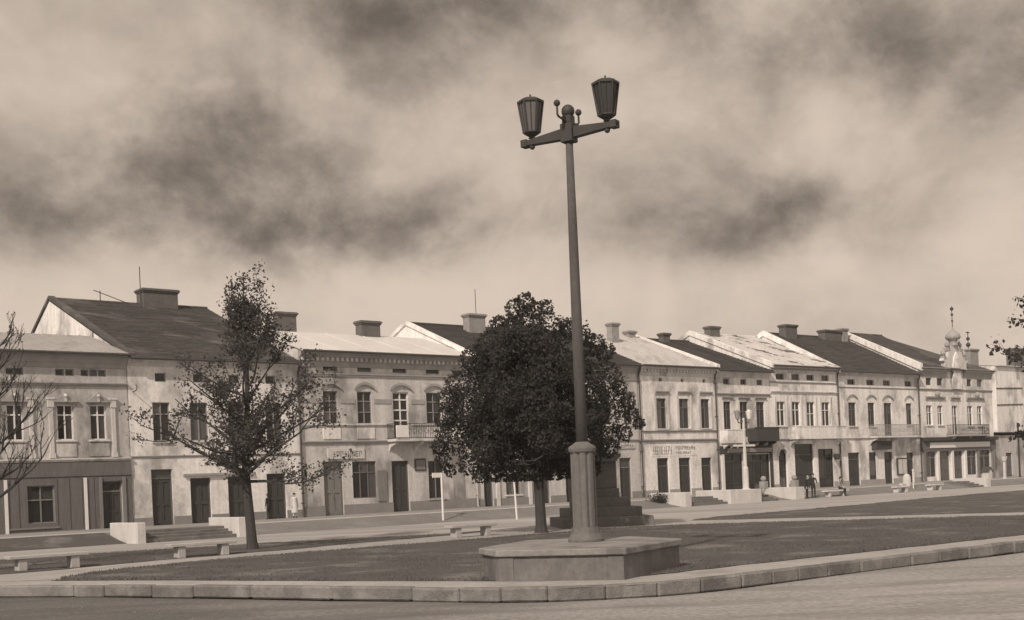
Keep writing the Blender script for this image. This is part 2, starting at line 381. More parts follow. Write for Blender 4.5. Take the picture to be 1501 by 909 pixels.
path_poly = [(-12, 27.0), (-6, 27.3), (-2, 26.0), (1.4, 25.6), (6.3, 24.0), (10.8, 23.4), (14.5, 22.2), (22.6, 21.4), (35.7, 20.4), (49.7, 18.9), (61.4, 17.8), (80, 15.8), (80, 19.4), (61.4, 20.9), (49.7, 21.6), (35.7, 24.3), (24.5, 25.6), (23.2, 28.9), (28, 38.8), (32, 47.2), (28.2, 47.2), (24.8, 40.6), (21.5, 35), (19.3, 31.3), (17.6, 28.9), (8.4, 27.9), (-.3, 28.0), (-5, 29.2), (-7.6, 31.6), (-9.5, 29.3)]
sheet('garden_path', path_poly, -.006, 'path')
def lawn(poly, cuts=0):
    """a lawn: sheet with slightly raised, uneven turf"""
    bm = bmesh.new(); vs = [bm.verts.new((u, v, 0)) for u, v in poly]; f = bm.faces.new(vs)
    us = [p[0] for p in poly]; vv = [p[1] for p in poly]
    for c in np.arange(min(us), max(us), 1.0): bmesh.ops.bisect_plane(bm, geom=list(bm.verts) + list(bm.edges) + list(bm.faces), plane_co=(c, 0, 0), plane_no=(1, 0, 0))
    for c in np.arange(min(vv), max(vv), 1.0): bmesh.ops.bisect_plane(bm, geom=list(bm.verts) + list(bm.edges) + list(bm.faces), plane_co=(0, c, 0), plane_no=(0, 1, 0))
    r_ = random.Random(5)
    for v in bm.verts:
        e = any(len(x.link_faces) == 1 for x in v.link_edges)
        p = W(v.co.x, v.co.y, .0 if e else .03 + r_.uniform(-.012, .015)); v.co = p
    bmesh.ops.triangulate(bm, faces=list(bm.faces)); bmesh.ops.recalc_face_normals(bm, faces=bm.faces)
    for f in bm.faces:
        if f.normal.z < 0: f.normal_flip()
        f.smooth = True
    me = bpy.data.meshes.new('lawn'); bm.to_mesh(me); bm.free(); me.materials.append(M['lawn'])
    struct('lawn', link('lawn', me))
def ragged(poly, amp=.09, step=.6, seed=1):
    r_ = random.Random(seed); o = []
    for (a, b_), (c, d) in zip(poly, poly[1:] + poly[:1]):
        n = max(1, int(math.hypot(c - a, d - b_) / step))
        for k in range(n): o.append((a + (c - a) * k / n + r_.uniform(-amp, amp), b_ + (d - b_) * k / n + r_.uniform(-amp, amp)))
    return o
lawn1_poly, lawn2_poly, lawn3_poly = ragged(lawn1_poly), ragged(lawn2_poly, .14), ragged(lawn3_poly, .12)
lawn(lawn1_poly); lawn(lawn2_poly); lawn(lawn3_poly)

# grass blades over the lawns (nobody could count them)
def inside(poly, P):
    x, y = P[:, 0], P[:, 1]; r = np.zeros(len(P), bool); n = len(poly); j = n - 1
    for i in range(n):
        xi, yi = poly[i]; xj, yj = poly[j]
        c = ((yi > y) != (yj > y)) & (x < (xj - xi) * (y - yi) / (yj - yi + 1e-12) + xi); r ^= c; j = i
    return r
nr = np.random.RandomState(11)
pts = []
for poly, lim, n in ((lawn1_poly, (-9, 29, 27, 47), 150000), (lawn2_poly, (-12, 14, 16, 27), 30000), (lawn3_poly, (22, 60, 19, 48), 50000)):
    P = np.stack([nr.uniform(lim[0], lim[1], n), nr.uniform(lim[2], lim[3], n)], 1); pts.append(P[inside(poly, P)])
P = np.concatenate(pts); n = len(P)
ang = nr.uniform(0, 2 * np.pi, n); hgt = nr.uniform(.025, .07, n); wd = nr.uniform(.008, .02, n)
bx = ORG.x + UD.x * P[:, 0] + NV.x * P[:, 1]; by = ORG.y + UD.y * P[:, 0] + NV.y * P[:, 1]
vt = np.zeros((n, 3, 3)); vt[:, 0] = np.stack([bx - wd * np.cos(ang), by - wd * np.sin(ang), np.full(n, .0)], 1)
vt[:, 1] = np.stack([bx + wd * np.cos(ang), by + wd * np.sin(ang), np.full(n, .0)], 1)
vt[:, 2] = np.stack([bx + nr.uniform(-.04, .04, n), by + nr.uniform(-.04, .04, n), hgt], 1)
def raw_mesh(name, verts, k, mat):
    me = bpy.data.meshes.new(name); nv = len(verts); nf = nv // k
    me.vertices.add(nv); me.vertices.foreach_set('co', verts.astype(np.float32).ravel())
    me.loops.add(nv); me.loops.foreach_set('vertex_index', np.arange(nv, dtype=np.int32))
    me.polygons.add(nf); me.polygons.foreach_set('loop_start', np.arange(0, nv, k, dtype=np.int32)); me.polygons.foreach_set('loop_total', np.full(nf, k, np.int32))
    me.update(); me.validate(); me.materials.append(M[mat]); return me
go = link('grass', raw_mesh('grass', vt.reshape(-1, 3), 3, 'blade')); go['kind'] = 'stuff'; tag(go, 'short dark grass covering the lawns of the square', 'grass')

# kerb: a row of separate stones round the square
kerb = bpy.data.objects.new('kerb', None); col.objects.link(kerb); struct('kerb', kerb)
seg = [Vector(W(*p)) for p in KERB]; cum = [0]
for a, b in zip(seg, seg[1:]): cum.append(cum[-1] + (b - a).length)
def along(s):
    for i in range(len(cum) - 1):
        if cum[i + 1] >= s: return seg[i].lerp(seg[i + 1], (s - cum[i]) / (cum[i + 1] - cum[i]))
    return seg[-1]
kme = [MB().box(-.5, .5, -.03, .22, -.26, .02).mesh('kerb_stone', 'kerb_stone', bevel=.035) for _ in range(1)][0]
ci = min(range(len(seg)), key=lambda i: (seg[i] - W(-2.7, 46.8)).length); CORNER = cum[ci]
s_ = 24.0; kr = random.Random(2)
while s_ < 82:
    ln = kr.uniform(.9, 2.4) if s_ > CORNER + 6 or s_ < CORNER - 6 else kr.uniform(.7, 1.15); a, b = along(s_), along(s_ + ln); d = b - a
    o = link('kerb_stone', kme, kerb); o.location = (a + b) / 2 + Vector((0, 0, kr.uniform(-.012, .012)))
    o.rotation_euler = (0, kr.uniform(-.006, .006), math.atan2(d.y, d.x) + kr.uniform(-.008, .008)); o.scale = ((d.length - .012), 1, 1)
    s_ += ln

ns = 5200; sr = np.random.RandomState(17)
px_ = sr.uniform(-14, 16, ns); py_ = 13 + 18 * sr.uniform(0, 1, ns) ** 1.0; rad = .008 + .022 * sr.uniform(0, 1, ns) ** 4
uu = (px_ - ORG.x) * UD.x + (py_ - ORG.y) * UD.y; vv_ = (px_ - ORG.x) * NV.x + (py_ - ORG.y) * NV.y
keep = ~inside(KERB + [(90, -60), (-40, -60)], np.stack([uu, vv_], 1)); px_, py_, rad = px_[keep], py_[keep], rad[keep]; ns = len(px_)
base = np.array([(1, 0, 0), (-.5, .87, 0), (-.5, -.87, 0), (.1, .1, .75)]); tri = [(0, 1, 3), (1, 2, 3), (2, 0, 3)]
sv = np.zeros((ns, 3, 3, 3)); th_ = sr.uniform(0, 6.28, ns)
for f_i, f3 in enumerate(tri):
    for v_i, vi in enumerate(f3):
        bxx, byy, bzz = base[vi]; sv[:, f_i, v_i, 0] = px_ + rad * (bxx * np.cos(th_) - byy * np.sin(th_)); sv[:, f_i, v_i, 1] = py_ + rad * (bxx * np.sin(th_) + byy * np.cos(th_)); sv[:, f_i, v_i, 2] = -.275 + rad * bzz + .012 * np.sin(px_ * .7 + py_ * .31)
gs = link('gravel', raw_mesh('gravel', sv.reshape(-1, 3), 3, 'plinth')); gs['kind'] = 'stuff'; tag(gs, 'loose small stones scattered on the road', 'gravel')

# pavement terrace in front of the houses with its sloping bank
tz = .5
def strip3(name, u0, u1, prof, mat, du=3.0, jit=.0):
    us = list(np.arange(u0, u1, du)) + [u1]; vs, fs = [], []; r_ = random.Random(9); k = len(prof)
    for u in us:
        for i, (v, z) in enumerate(prof): vs.append(tuple(W(u, v + (r_.uniform(-jit, jit) if 0 < i < k else 0), z + (r_.uniform(-jit, jit) * .1 if 0 < i < k - 1 else 0))))
    for a in range(len(us) - 1):
        for i in range(k - 1): fs.append((a * k + i, (a + 1) * k + i, (a + 1) * k + i + 1, a * k + i + 1))
    me = bpy.data.meshes.new(name); me.from_pydata(vs, [], fs); me.materials.append(M[mat])
    bm = bmesh.new(); bm.from_mesh(me)
    for f in bm.faces:
        if f.normal.z < 0: f.normal_flip()
    bm.to_mesh(me); bm.free()
    return struct(name, link(name, me))
strip3('pavement', -45, 103, [(-12, tz), (0, tz), (6.5, tz)], 'terrace')
strip3('pavement_edge', -45, 103, [(6.5, tz - .03), (6.5, tz + .012), (6.75, tz + .012), (6.76, tz - .06)], 'concrete_white', 3.0)
strip3('grass_bank', -45, 2.7, [(6.74, tz - .02), (7.6, .34), (8.6, .14), (9.6, -.02)], 'lawn', 1.0, .15)
strip3('earth_bank', 2.7, 103, [(6.74, tz - .02), (7.4, .34), (8.2, .14), (9.2, -.02)], 'bank_earth', 1.0, .15)

# ================================================================== HOUSES
def window(parent, x0, x1, z0, z1, frame='frame_white', glass='glass', cols=2, rows=(.72,), sill=None, depth=.16, name='window', fw=.055, single=False, open_leaf=False):
    """window part: frame with mullion and transom; panes and sill are its sub-parts"""
    b = MB(); y0, y1 = depth - .05, depth + .03
    b.box(x0, x0 + fw, y0, y1, z0, z1); b.box(x1 - fw, x1, y0, y1, z0, z1); b.box(x0 + fw, x1 - fw, y0, y1, z0, z0 + fw); b.box(x0 + fw, x1 - fw, y0, y1, z1 - fw, z1)
    xs = [x0 + fw] + [x0 + (x1 - x0) * i / cols for i in range(1, cols)] + [x1 - fw]
    zs = [z0 + fw] + [z0 + (z1 - z0) * r for r in rows] + [z1 - fw]
    for x in xs[1:-1]: b.box(x - fw * .55, x + fw * .55, y0 - .012, y1, z0 + fw, z1 - fw)
    for z in zs[1:-1]: b.box(x0 + fw, x1 - fw, y0 - .006, y1 - .002, z - fw * .6, z + fw * .6)
    o = b.build(name, frame, parent)
    if single:
        MB().box(x0 + .01, x1 - .01, depth, depth + .02, z0 + .01, z1 - .01).build('pane', glass, o)
    else:
        for i in range(len(xs) - 1):
            for j in range(len(zs) - 1):
                if open_leaf and i == len(xs) - 2: continue
                MB().box(xs[i] + .002, xs[i + 1] - .002, depth, depth + .015, zs[j] + .002, zs[j + 1] - .002).build('pane', glass, o)
        if open_leaf:
            MB().box(x0 + .01, x1 - .01, depth + .2, depth + .22, z0 + .01, z1 - .01).build('dark_room', 'cloth_dark', o)
    if sill:
        MB().box(x0 - .12, x1 + .12, -.11, .02, z0 - .1, z0 - .005).build('sill', sill, o, bevel=.012)
    return o
def door(parent, x0, x1, z0, z1, mat='wood_dark', transom=.0, leaves=2, frame='wood_mid', name='door'):
    fw = .07; d = .18; b = MB()
    b.box(x0, x0 + fw, d - .06, d + .05, z0, z1); b.box(x1 - fw, x1, d - .06, d + .05, z0, z1); b.box(x0 + fw, x1 - fw, d - .06, d + .05, z1 - fw, z1)
    zt = z1 - fw
    if transom:
        zt = z1 - transom; b.box(x0 + fw, x1 - fw, d - .05, d + .05, zt - .03, zt + .04)
    o = b.build(name, frame, parent)
    if transom: MB().box(x0 + fw, x1 - fw, d + .0, d + .02, zt + .04, z1 - fw).build('pane', 'glass', o)
    ws = (x1 - x0 - 2 * fw) / leaves; top = zt - .03 if transom else zt
    for i in range(leaves):
        a = x0 + fw + i * ws + .006; c = a + ws - .012; l = MB(); y = d
        st = min(.1, ws * .18)
        l.box(a, c, y + .02, y + .05, z0 + .01, top)           # back of the leaf
        l.box(a, a + st, y - .02, y + .02, z0 + .01, top); l.box(c - st, c, y - .02, y + .02, z0 + .01, top)
        for f0, f1 in ((0, .09), (.42, .49), (.93, 1)):
            h = top - z0 - .01; l.box(a + st, c - st, y - .018, y + .021, z0 + .01 + h * f0, z0 + .01 + h * f1)
        l.build('door_leaf', mat, o)
    MB().ball((x0 + (x1 - x0) * (.5 if leaves == 2 else .85) + .06, d - .05, z0 + 1.05), .03, 8, 6).build('handle', 'iron', o)
    return o
def facade_wall(parent, Wd, D, he, rw, rz, holes, mat, z0, right_gable=True, reveal=.24):
    """street wall with real openings, gables, back wall. holes: (x0,x1,z0,z1[,arch])"""
    xs = sorted({0.0, Wd} | {h[0] for h in holes} | {h[1] for h in holes}); zs = sorted({z0, he} | {h[2] for h in holes} | {h[3] for h in holes})
    b = MB()
    for i in range(len(xs) - 1):
        j = 0
        while j < len(zs) - 1:
            def solid(jj):
                cx, cz = (xs[i] + xs[i + 1]) / 2, (zs[jj] + zs[jj + 1]) / 2
                return not any(h[0] < cx < h[1] and h[2] < cz < h[3] for h in holes)
            if not solid(j): j += 1; continue
            b.add([(xs[i], 0, zs[j]), (xs[i + 1], 0, zs[j]), (xs[i + 1], 0, zs[j + 1]), (xs[i], 0, zs[j + 1])], [(0, 1, 2, 3)]); j += 1
    for h in holes:
        x0, x1, a, c = h[:4]
        b.add([(x0, 0, a), (x0, reveal, a), (x0, reveal, c), (x0, 0, c)], [(0, 3, 2, 1)])
        b.add([(x1, 0, a), (x1, reveal, a), (x1, reveal, c), (x1, 0, c)], [(0, 1, 2, 3)])
        b.add([(x0, 0, c), (x1, 0, c), (x1, reveal, c), (x0, reveal, c)], [(0, 3, 2, 1)])
        b.add([(x0, 0, a), (x1, 0, a), (x1, reveal, a), (x0, reveal, a)], [(0, 1, 2, 3)])
        if len(h) > 4:     # round arch: spandrels
            r = (x1 - x0) / 2; cx = (x0 + x1) / 2; cz = c - r
            for sg in (-1, 1):
                arc = [(cx + sg * r * math.cos(t), cz + r * math.sin(t)) for t in [math.pi / 2 * k / 6 for k in range(7)]]
                poly = arc + [(cx + sg * r, c)]
                b.prism(poly, .003, reveal, 'y')
    g = [(0, z0), (D, z0), (D, he), (rw, rz), (0, he)]
    for x, sgn in ((0, 1), (Wd, -1)):
        vs = [(x, y, z if sgn > 0 or right_gable else min(z, he)) for y, z in g]; b.add(vs, [(0, 1, 2, 3, 4) if sgn < 0 else (4, 3, 2, 1, 0)])
    b.add([(0, D, z0), (Wd, D, z0), (Wd, D, he), (0, D, he)], [(1, 0, 3, 2)])
    return b.build('wall', mat, parent, fix=False)
def roof(parent, Wd, D, he, rw, rz, mat, courses=0, oh=.45, th=.1, x0=0.0, x1=None, seams=0.0, back=True):
    """pitched roof; courses>0 gives overlapping rows of tiles, seams gives standing seams of sheet metal"""
    x1 = Wd if x1 is None else x1; b = MB(); sl = (rz - he) / rw; y0 = -oh; ze = he - oh * sl + .05
    r_ = random.Random(int(Wd * 100))
    def top(y): return ze + (y - y0) * sl + th
    if courses:
        nseg = max(2, int((x1 - x0) / 1.2)); xs = [x0 + (x1 - x0) * i / nseg for i in range(nseg + 1)]
        sag = [r_.uniform(-.03, .03) for _ in xs]; sag[0] = sag[-1] = 0
        for k in range(courses):
            ya = y0 + (rw - y0) * k / courses; yb = y0 + (rw - y0) * (k + 1) / courses
            lift = .045
            for i in range(nseg):
                j0, j1 = r_.uniform(-.02, .02), r_.uniform(-.012, .012)
                sA = sag[i] * k * (courses - k) * 4 / courses ** 2; sB = sag[i + 1] * k * (courses - k) * 4 / courses ** 2
                sA2 = sag[i] * (k + 1) * (courses - k - 1) * 4 / courses ** 2; sB2 = sag[i + 1] * (k + 1) * (courses - k - 1) * 4 / courses ** 2
                b.add([(xs[i], ya + j0, top(ya) + lift + j1 + sA), (xs[i + 1], ya + j0, top(ya) + lift + j1 + sB), (xs[i + 1], yb + .03, top(yb) + sB2), (xs[i], yb + .03, top(yb) + sA2),
                       (xs[i], ya + j0, top(ya) - .02 + sA), (xs[i + 1], ya + j0, top(ya) - .02 + sB)], [(0, 1, 2, 3), (4, 5, 1, 0)])
    # slab
    t0 = th - (.03 if courses else 0)
    yr = rw
    b.add([(x0, y0, ze), (x1, y0, ze), (x1, yr, ze + (yr - y0) * sl), (x0, yr, ze + (yr - y0) * sl), (x0, y0, ze + t0), (x1, y0, ze + t0), (x1, yr, ze + (yr - y0) * sl + t0), (x0, yr, ze + (yr - y0) * sl + t0)],
          [(0, 3, 2, 1), (4, 5, 6, 7), (0, 1, 5, 4), (1, 2, 6, 5), (3, 0, 4, 7)])
    if back:
        sb = (rz - he) / (D - rw); zr = ze + (yr - y0) * sl; yb = D + oh; zb = zr - (yb - yr) * sb
        b.add([(x0, yr, zr), (x1, yr, zr), (x1, yb, zb), (x0, yb, zb), (x0, yr, zr + t0), (x1, yr, zr + t0), (x1, yb, zb + t0), (x0, yb, zb + t0)],
              [(0, 3, 2, 1), (4, 5, 6, 7), (1, 2, 6, 5), (2, 3, 7, 6), (3, 0, 4, 7)])
    o = b.build('roof', mat, parent, fix=False)
    if courses:
        rb = MB(); zr = ze + (yr - y0) * sl + th; rb.tube([(x0, yr, zr + .02), ((x0 + x1) / 2, yr, zr + .0), (x1, yr, zr + .02)], .11, 8); rb.build('ridge_tiles', mat, o)
    if seams:
        sm = MB(); n = int((x1 - x0) / seams)
        for i in range(1, n):
            x = x0 + (x1 - x0) * i / n; dz = .045
            sm.add([(x - .015, y0, ze + t0), (x + .015, y0, ze + t0), (x + .015, yr, ze + t0 + (yr - y0) * sl), (x - .015, yr, ze + t0 + (yr - y0) * sl),
                    (x - .015, y0, ze + t0 + dz), (x + .015, y0, ze + t0 + dz), (x + .015, yr, ze + t0 + dz + (yr - y0) * sl), (x - .015, yr, ze + t0 + dz + (yr - y0) * sl)],
                   [(4, 5, 6, 7), (0, 1, 5, 4), (1, 2, 6, 5), (3, 0, 4, 7)])
        s2 = sm.build('standing_seams', mat, o); s2['kind'] = 'stuff'
    return o
def gutter(parent, x0, x1, he, rw, rz, oh=.45, mat='pipe'):
    sl = (rz - he) / rw; z = he - oh * sl + .05; MB().tube([(x0, -oh - .05, z + .02), (x1, -oh - .05, z - .0)], .075, 8).build('gutter', mat, parent)
def chimney(rf, x0, x1, y0, z0, z1, dy=.7, mat='brick', cap=True):
    """built up of brick with a corbelled head"""
    b = MB(); b.box(x0, x1, y0, y0 + dy, z0, z1 - .26); e = .06
    b.box(x0 - e, x1 + e, y0 - e, y0 + dy + e, z1 - .26, z1 - .16); b.box(x0 - 2 * e, x1 + 2 * e, y0 - 2 * e, y0 + dy + 2 * e, z1 - .16, z1 - .05)
    b.box(x0 - e, x1 + e, y0 - e, y0 + dy + e, z1 - .05, z1)
    o = b.build('chimney', mat, rf, bevel=.012)
    return o
def string(parent, x0, x1, z0, z1, proj=.09, mat='trim', name='string_course'):
    h = z1 - z0; MB().prism([(.0, z0), (-proj * .6, z0 + h * .1), (-proj * .6, z0 + h * .45), (-proj, z0 + h * .6), (-proj, z0 + h * .9), (.0, z1)], x0, x1, 'x').build(name, mat, parent)
def cornice(parent, x0, x1, he, mat='trim', h=.7, proj=.38, dent=True, dmat=None):
    z = he; pr = [(0, z - h), (-.06, z - h), (-.06, z - h * .72), (-.12, z - h * .66), (-.14, z - h * .45), (-proj * .75, z - h * .36), (-proj * .75, z - h * .2), (-proj, z - h * .1), (-proj, z - .03), (0, z - .03)]
    o = MB().prism(pr, x0, x1, 'x').build('cornice', mat, parent)
    if dent:
        b = MB(); n = int((x1 - x0) / .34)
        for i in range(n):
            x = x0 + (x1 - x0) * (i + .5) / n; b.box(x - .085, x + .085, -.25, -.13, z - h * .64, z - h * .42)
        d = b.build('dentils', dmat or mat, o, fix=False); d['kind'] = 'stuff'
    return o
def hood_arch(parent, x0, x1, z, mat='trim_grey', rise=.3, th=.16, proj=.14):
    n = 8; cx = (x0 + x1) / 2; hw = (x1 - x0) / 2; lo = [(cx - hw + 2 * hw * i / n, z + rise * (1 - (2 * i / n - 1) ** 2)) for i in range(n + 1)]
    MB().prism(lo + [(x, y + th) for x, y in lo[::-1]], -proj, .0, 'y').build('window_hood', mat, parent)
def hood_flat(parent, x0, x1, z, mat='trim_grey', th=.2, proj=.16):
    MB().prism([(0, z), (-proj * .5, z), (-proj * .6, z + th * .5), (-proj, z + th * .6), (-proj, z + th * .9), (0, z + th)], x0, x1, 'x').build('window_hood', mat, parent)
def hood_gable(parent, x0, x1, z, mat='trim_grey', rise=.5, proj=.16):
    """curved pediment with a boss in the middle"""
    cx = (x0 + x1) / 2; hw = (x1 - x0) / 2; n = 6
    L_ = [(x0, z), (x0, z + .12)] + [(x0 + hw * k / n, z + .12 + rise * (k / n) ** 1.6) for k in range(1, n + 1)]
    Rr = [(2 * cx - x, y) for x, y in L_[::-1]][1:]
    o = MB().prism(L_ + Rr, -proj, .0, 'y').build('window_hood', mat, parent)
    b = MB(); b.ball((cx, -proj - .03, z + .33), .11, 10, 6); b.box(cx - .05, cx + .05, -proj - .05, -proj + .01, z + .02, z + .26)
    b.build('boss', 'trim', o)
def railing(parent, x0, x1, y0, z0, h, mat='iron', step=.13, y1=.0):
    b = MB()
    for zz in (z0 + .06, z0 + h):
        b.box(x0, x1, y0 - .018, y0 + .018, zz - .018, zz + .018); b.box(x0 - .018, x0 + .018, y0, y1, zz - .017, zz + .017); b.box(x1 - .018, x1 + .018, y0, y1, zz - .017, zz + .017)
    n = int((x1 - x0) / step)
    for i in range(n + 1):
        x = x0 + (x1 - x0) * i / n; b.box(x - .011, x + .011, y0 - .011, y0 + .011, z0, z0 + h)
    m = int(abs(y1 - y0) / step)
    for i in range(1, m + 1):
        y = y0 + (y1 - y0) * i / (m + 1)
        for x in (x0, x1): b.box(x - .011, x + .011, y - .011, y + .011, z0, z0 + h)
    o = b.build('railing', mat, parent, fix=False); return o
def balcony(parent, x0, x1, z, h, depth=1.0, kind='iron', slab='trim', mat='iron'):
    o = MB().box(x0, x1, -depth, -.003, z - .16, z).build('balcony', slab, parent, bevel=.02)
    for i in range(3):
        x = x0 + .25 + (x1 - x0 - .5) * i / 2
        MB().prism([(-.002, z - .75), (-.002, z - .17), (-depth * .8, z - .17), (-depth * .8, z - .28), (-.25, z - .45)], x - .09, x + .09, 'x').build('bracket', slab, o)
    if kind == 'iron':
        railing(o, x0 + .05, x1 - .05, -depth + .06, z, h, mat)
        # scrolled infill
        b = MB(); n = int((x1 - x0 - .1) / .42)
        for i in range(n):
            cx = x0 + .05 + (x1 - x0 - .1) * (i + .5) / n; R_ = .15
            b.tube([(cx + R_ * math.cos(t), -depth + .06, z + h * .5 + R_ * math.sin(t)) for t in np.linspace(0, 2 * math.pi, 11)], .014, 5)
        b.build('scrollwork', mat, o, fix=False)
    else:
        b = MB(); b.box(x0, x1, -depth, -depth + .12, z, z + h); b.box(x0, x0 + .12, -depth + .12, -.003, z, z + h); b.box(x1 - .12, x1, -depth + .12, -.003, z, z + h)
        b.box(x0 - .03, x1 + .03, -depth - .03, -depth + .15, z + h, z + h + .07); b.build('parapet', slab, o)
    return o
def downpipe(parent, x, z0, z1, mat='pipe', y=-.1):
    b = MB(); b.tube([(x, -.4, z1), (x, -.32, z1 - .25), (x, y, z1 - .65), (x, y, z1 - .9), (x, y, z0 + .1), (x, y - .12, z0 + .02)], .06, 8)
    o = b.build('downpipe', mat, parent)
    for k in range(4):
        z = z0 + .8 + k * (z1 - z0 - 2) / 3; MB().box(x - .085, x + .085, y - .085, .0, z, z + .05).build('pipe_bracket', mat, o)
def plinth(parent, x0, x1, z0, z1, mat='plinth', gaps=()):
    xs = [x0]
    for a, c in sorted(gaps): xs += [a, c]
    xs.append(x1)
    for i in range(0, len(xs), 2):
        if xs[i + 1] - xs[i] > .05: MB().box(xs[i], xs[i + 1], -.06, .001, z0, z1).build('plinth', mat, parent)
def letters(parent, x0, x1, z0, z1, y, n, seed, mat='lettering'):
    """weathered, unreadable painted characters: strokes only"""
    r_ = random.Random(seed); b = MB(); cw = (x1 - x0) / n; h = z1 - z0
    for i in range(n):
        a = x0 + i * cw + cw * .12; c = x0 + (i + 1) * cw - cw * .12; t = min(cw * .2, h * .2); k = r_.randrange(5)
        if k != 1: b.box(a, a + t, y - .006, y, z0, z1)
        if k in (0, 2, 4): b.box(c - t, c, y - .006, y, z0 + (h * .4 if k == 4 else 0), z1)
        if k in (0, 3, 4): b.box(a, c, y - .009, y - .002, z1 - t, z1)
        if k in (1, 3): b.box(a, c, y - .009, y - .002, z0, z0 + t)
        if k in (0, 1, 3): b.box(a, c, y - .008, y - .003, z0 + h * .42, z0 + h * .42 + t)
        if k == 1: b.box((a + c) / 2 - t / 2, (a + c) / 2 + t / 2, y - .007, y - .001, z0, z1)
    return b.build('lettering', mat, parent, fix=False)
G = 'two-storey houses in the row facing the square'
B0 = .0  # wall foot (below the pavement)

def house(label, u0, Wd, D, he, rw, rz, holes, wall, z0=.3, right_gable=True):
    t = thing('town_house', label, 'house', u0, 0, 0, G)
    facade_wall(t, Wd, D, he, rw, rz, holes, wall, z0, right_gable)
    return t

# ---------------- house 1: stuccoed house over a dark wooden shopfront (runs out of the picture on the left)
X = 8.0; U1 = .25 - X; W1 = 6.62 + X
att = [(.38, .79), (.83, 1.25), (2.85, 3.3), (3.36, 3.80), (4.16, 4.57), (4.62, 5.03), (5.08, 5.49), (-2.2, -1.75), (-1.7, -1.25), (-4.6, -4.1), (-4.05, -3.6)]
win = [(.34, 1.16), (2.85, 3.69), (4.56, 5.42), (-2.15, -1.33), (-4.6, -3.78), (-6.6, -5.8)]
holes = [(X + a, X + b, 8.49, 8.84) for a, b in att] + [(X + a, X + b, 5.17, 7.0) for a, b in win]
sh = [(X + 1.17, X + 2.54, .95, 2.86), (X + 5.02, X + 6.12, .5, 2.99), (X - 2.6, X - .9, .95, 2.86), (X - 5.4, X - 4.3, .5, 2.99)]
h1 = house('grey stuccoed house with pedimented windows over a dark wooden shopfront', U1, W1, 10, 9.72, 5, 11.15, holes + sh, 'plaster_grey')
for a, b in att: window(h1, X + a, X + b, 8.49, 8.84, 'frame_grey', cols=1, rows=(), single=True)
for a, b in win:
    window(h1, X + a, X + b, 5.17, 7.0, 'frame_white', cols=2, rows=(.71,), sill='trim', fw=.06)
    hood_gable(h1, X + a - .22, X + b + .22, 7.12, 'trim_grey', .42)
    MB().box(X + a - .1, X + b + .1, -.05, .001, 4.3, 4.98).build('apron_panel', 'plaster_mid', h1, bevel=.015)
for x in (1.52, 2.52, 5.78, -.3, -2.6, -3.4, -5.2):
    b = MB(); b.box(X + x - .1, X + x + .1, -.1, .001, 4.24, 6.86); b.box(X + x - .15, X + x + .15, -.14, .001, 6.86, 7.26); b.box(X + x - .19, X + x + .19, -.18, .001, 7.26, 7.36); b.box(X + x - .15, X + x + .15, -.15, .001, 4.24, 4.5)
    b.build('pilaster', 'trim', h1)
string(h1, 0, W1, 7.98, 8.16, .16, 'trim_grey'); string(h1, 0, W1, 4.03, 4.22, .2, 'trim')
cornice(h1, 0, W1, 9.72, 'trim_grey', .8, .4, False)
r1 = roof(h1, W1, 10, 9.72, 5, 11.15, 'roof_grey', 0, .5, .08, seams=.62); gutter(h1, 0, W1, 9.72, 5, 11.15, .5)
# shopfront
sf = MB().box(0, W1, -.12, -.002, 3.28, 4.0).build('shop_fascia', 'shop_wood', h1, bevel=.01)
b = MB()
for a, c in ((0, X - 5.4), (X - 4.3, X - 2.6), (X - .9, X + 1.17), (X + 2.54, X + 5.02), (X + 6.12, W1)): b.box(a, c, -.07, -.002, .5, 3.275)
for a, c in ((X + 1.17, X + 2.54), (X - 2.6, X - .9)): b.box(a, c, -.07, -.002, .5, .95); b.box(a, c, -.07, -.002, 2.86, 3.275)
for a, c in ((X + 5.02, X + 6.12), (X - 5.4, X - 4.3)): b.box(a, c, -.07, -.002, 2.99, 3.275)
b.build('shop_panelling', 'shop_wood', h1)
for k in range(22):
    x = X - 7.6 + k * .64
    if not any(a - .06 < x < c + .06 for a, c, *_ in sh): MB().box(x - .02, x + .02, -.1, -.07, .62, 3.2).build('panel_moulding', 'wood_mid', h1)
for x in (X + .12, X + 4.13, X + 4.93, X + 6.2): MB().box(x - .075, x + .075, -.14, -.071, .5, 3.2).build('shop_pilaster', 'frame_white' if x < X + 4.5 else 'wood_grey', h1)
MB().box(X + .25, X + 2.75, -.13, -.071, .66, .76).build('shop_sill', 'wood_grey', h1)
window(h1, *sh[0], 'wood_grey', 'glass', 2, (.62,), depth=.1); window(h1, *sh[2], 'wood_grey', 'glass', 2, (.62,), depth=.1)
door(h1, *sh[1], 'wood_dark', .55, 2, 'wood_grey'); door(h1, *sh[3], 'wood_dark', .55, 2, 'wood_grey')

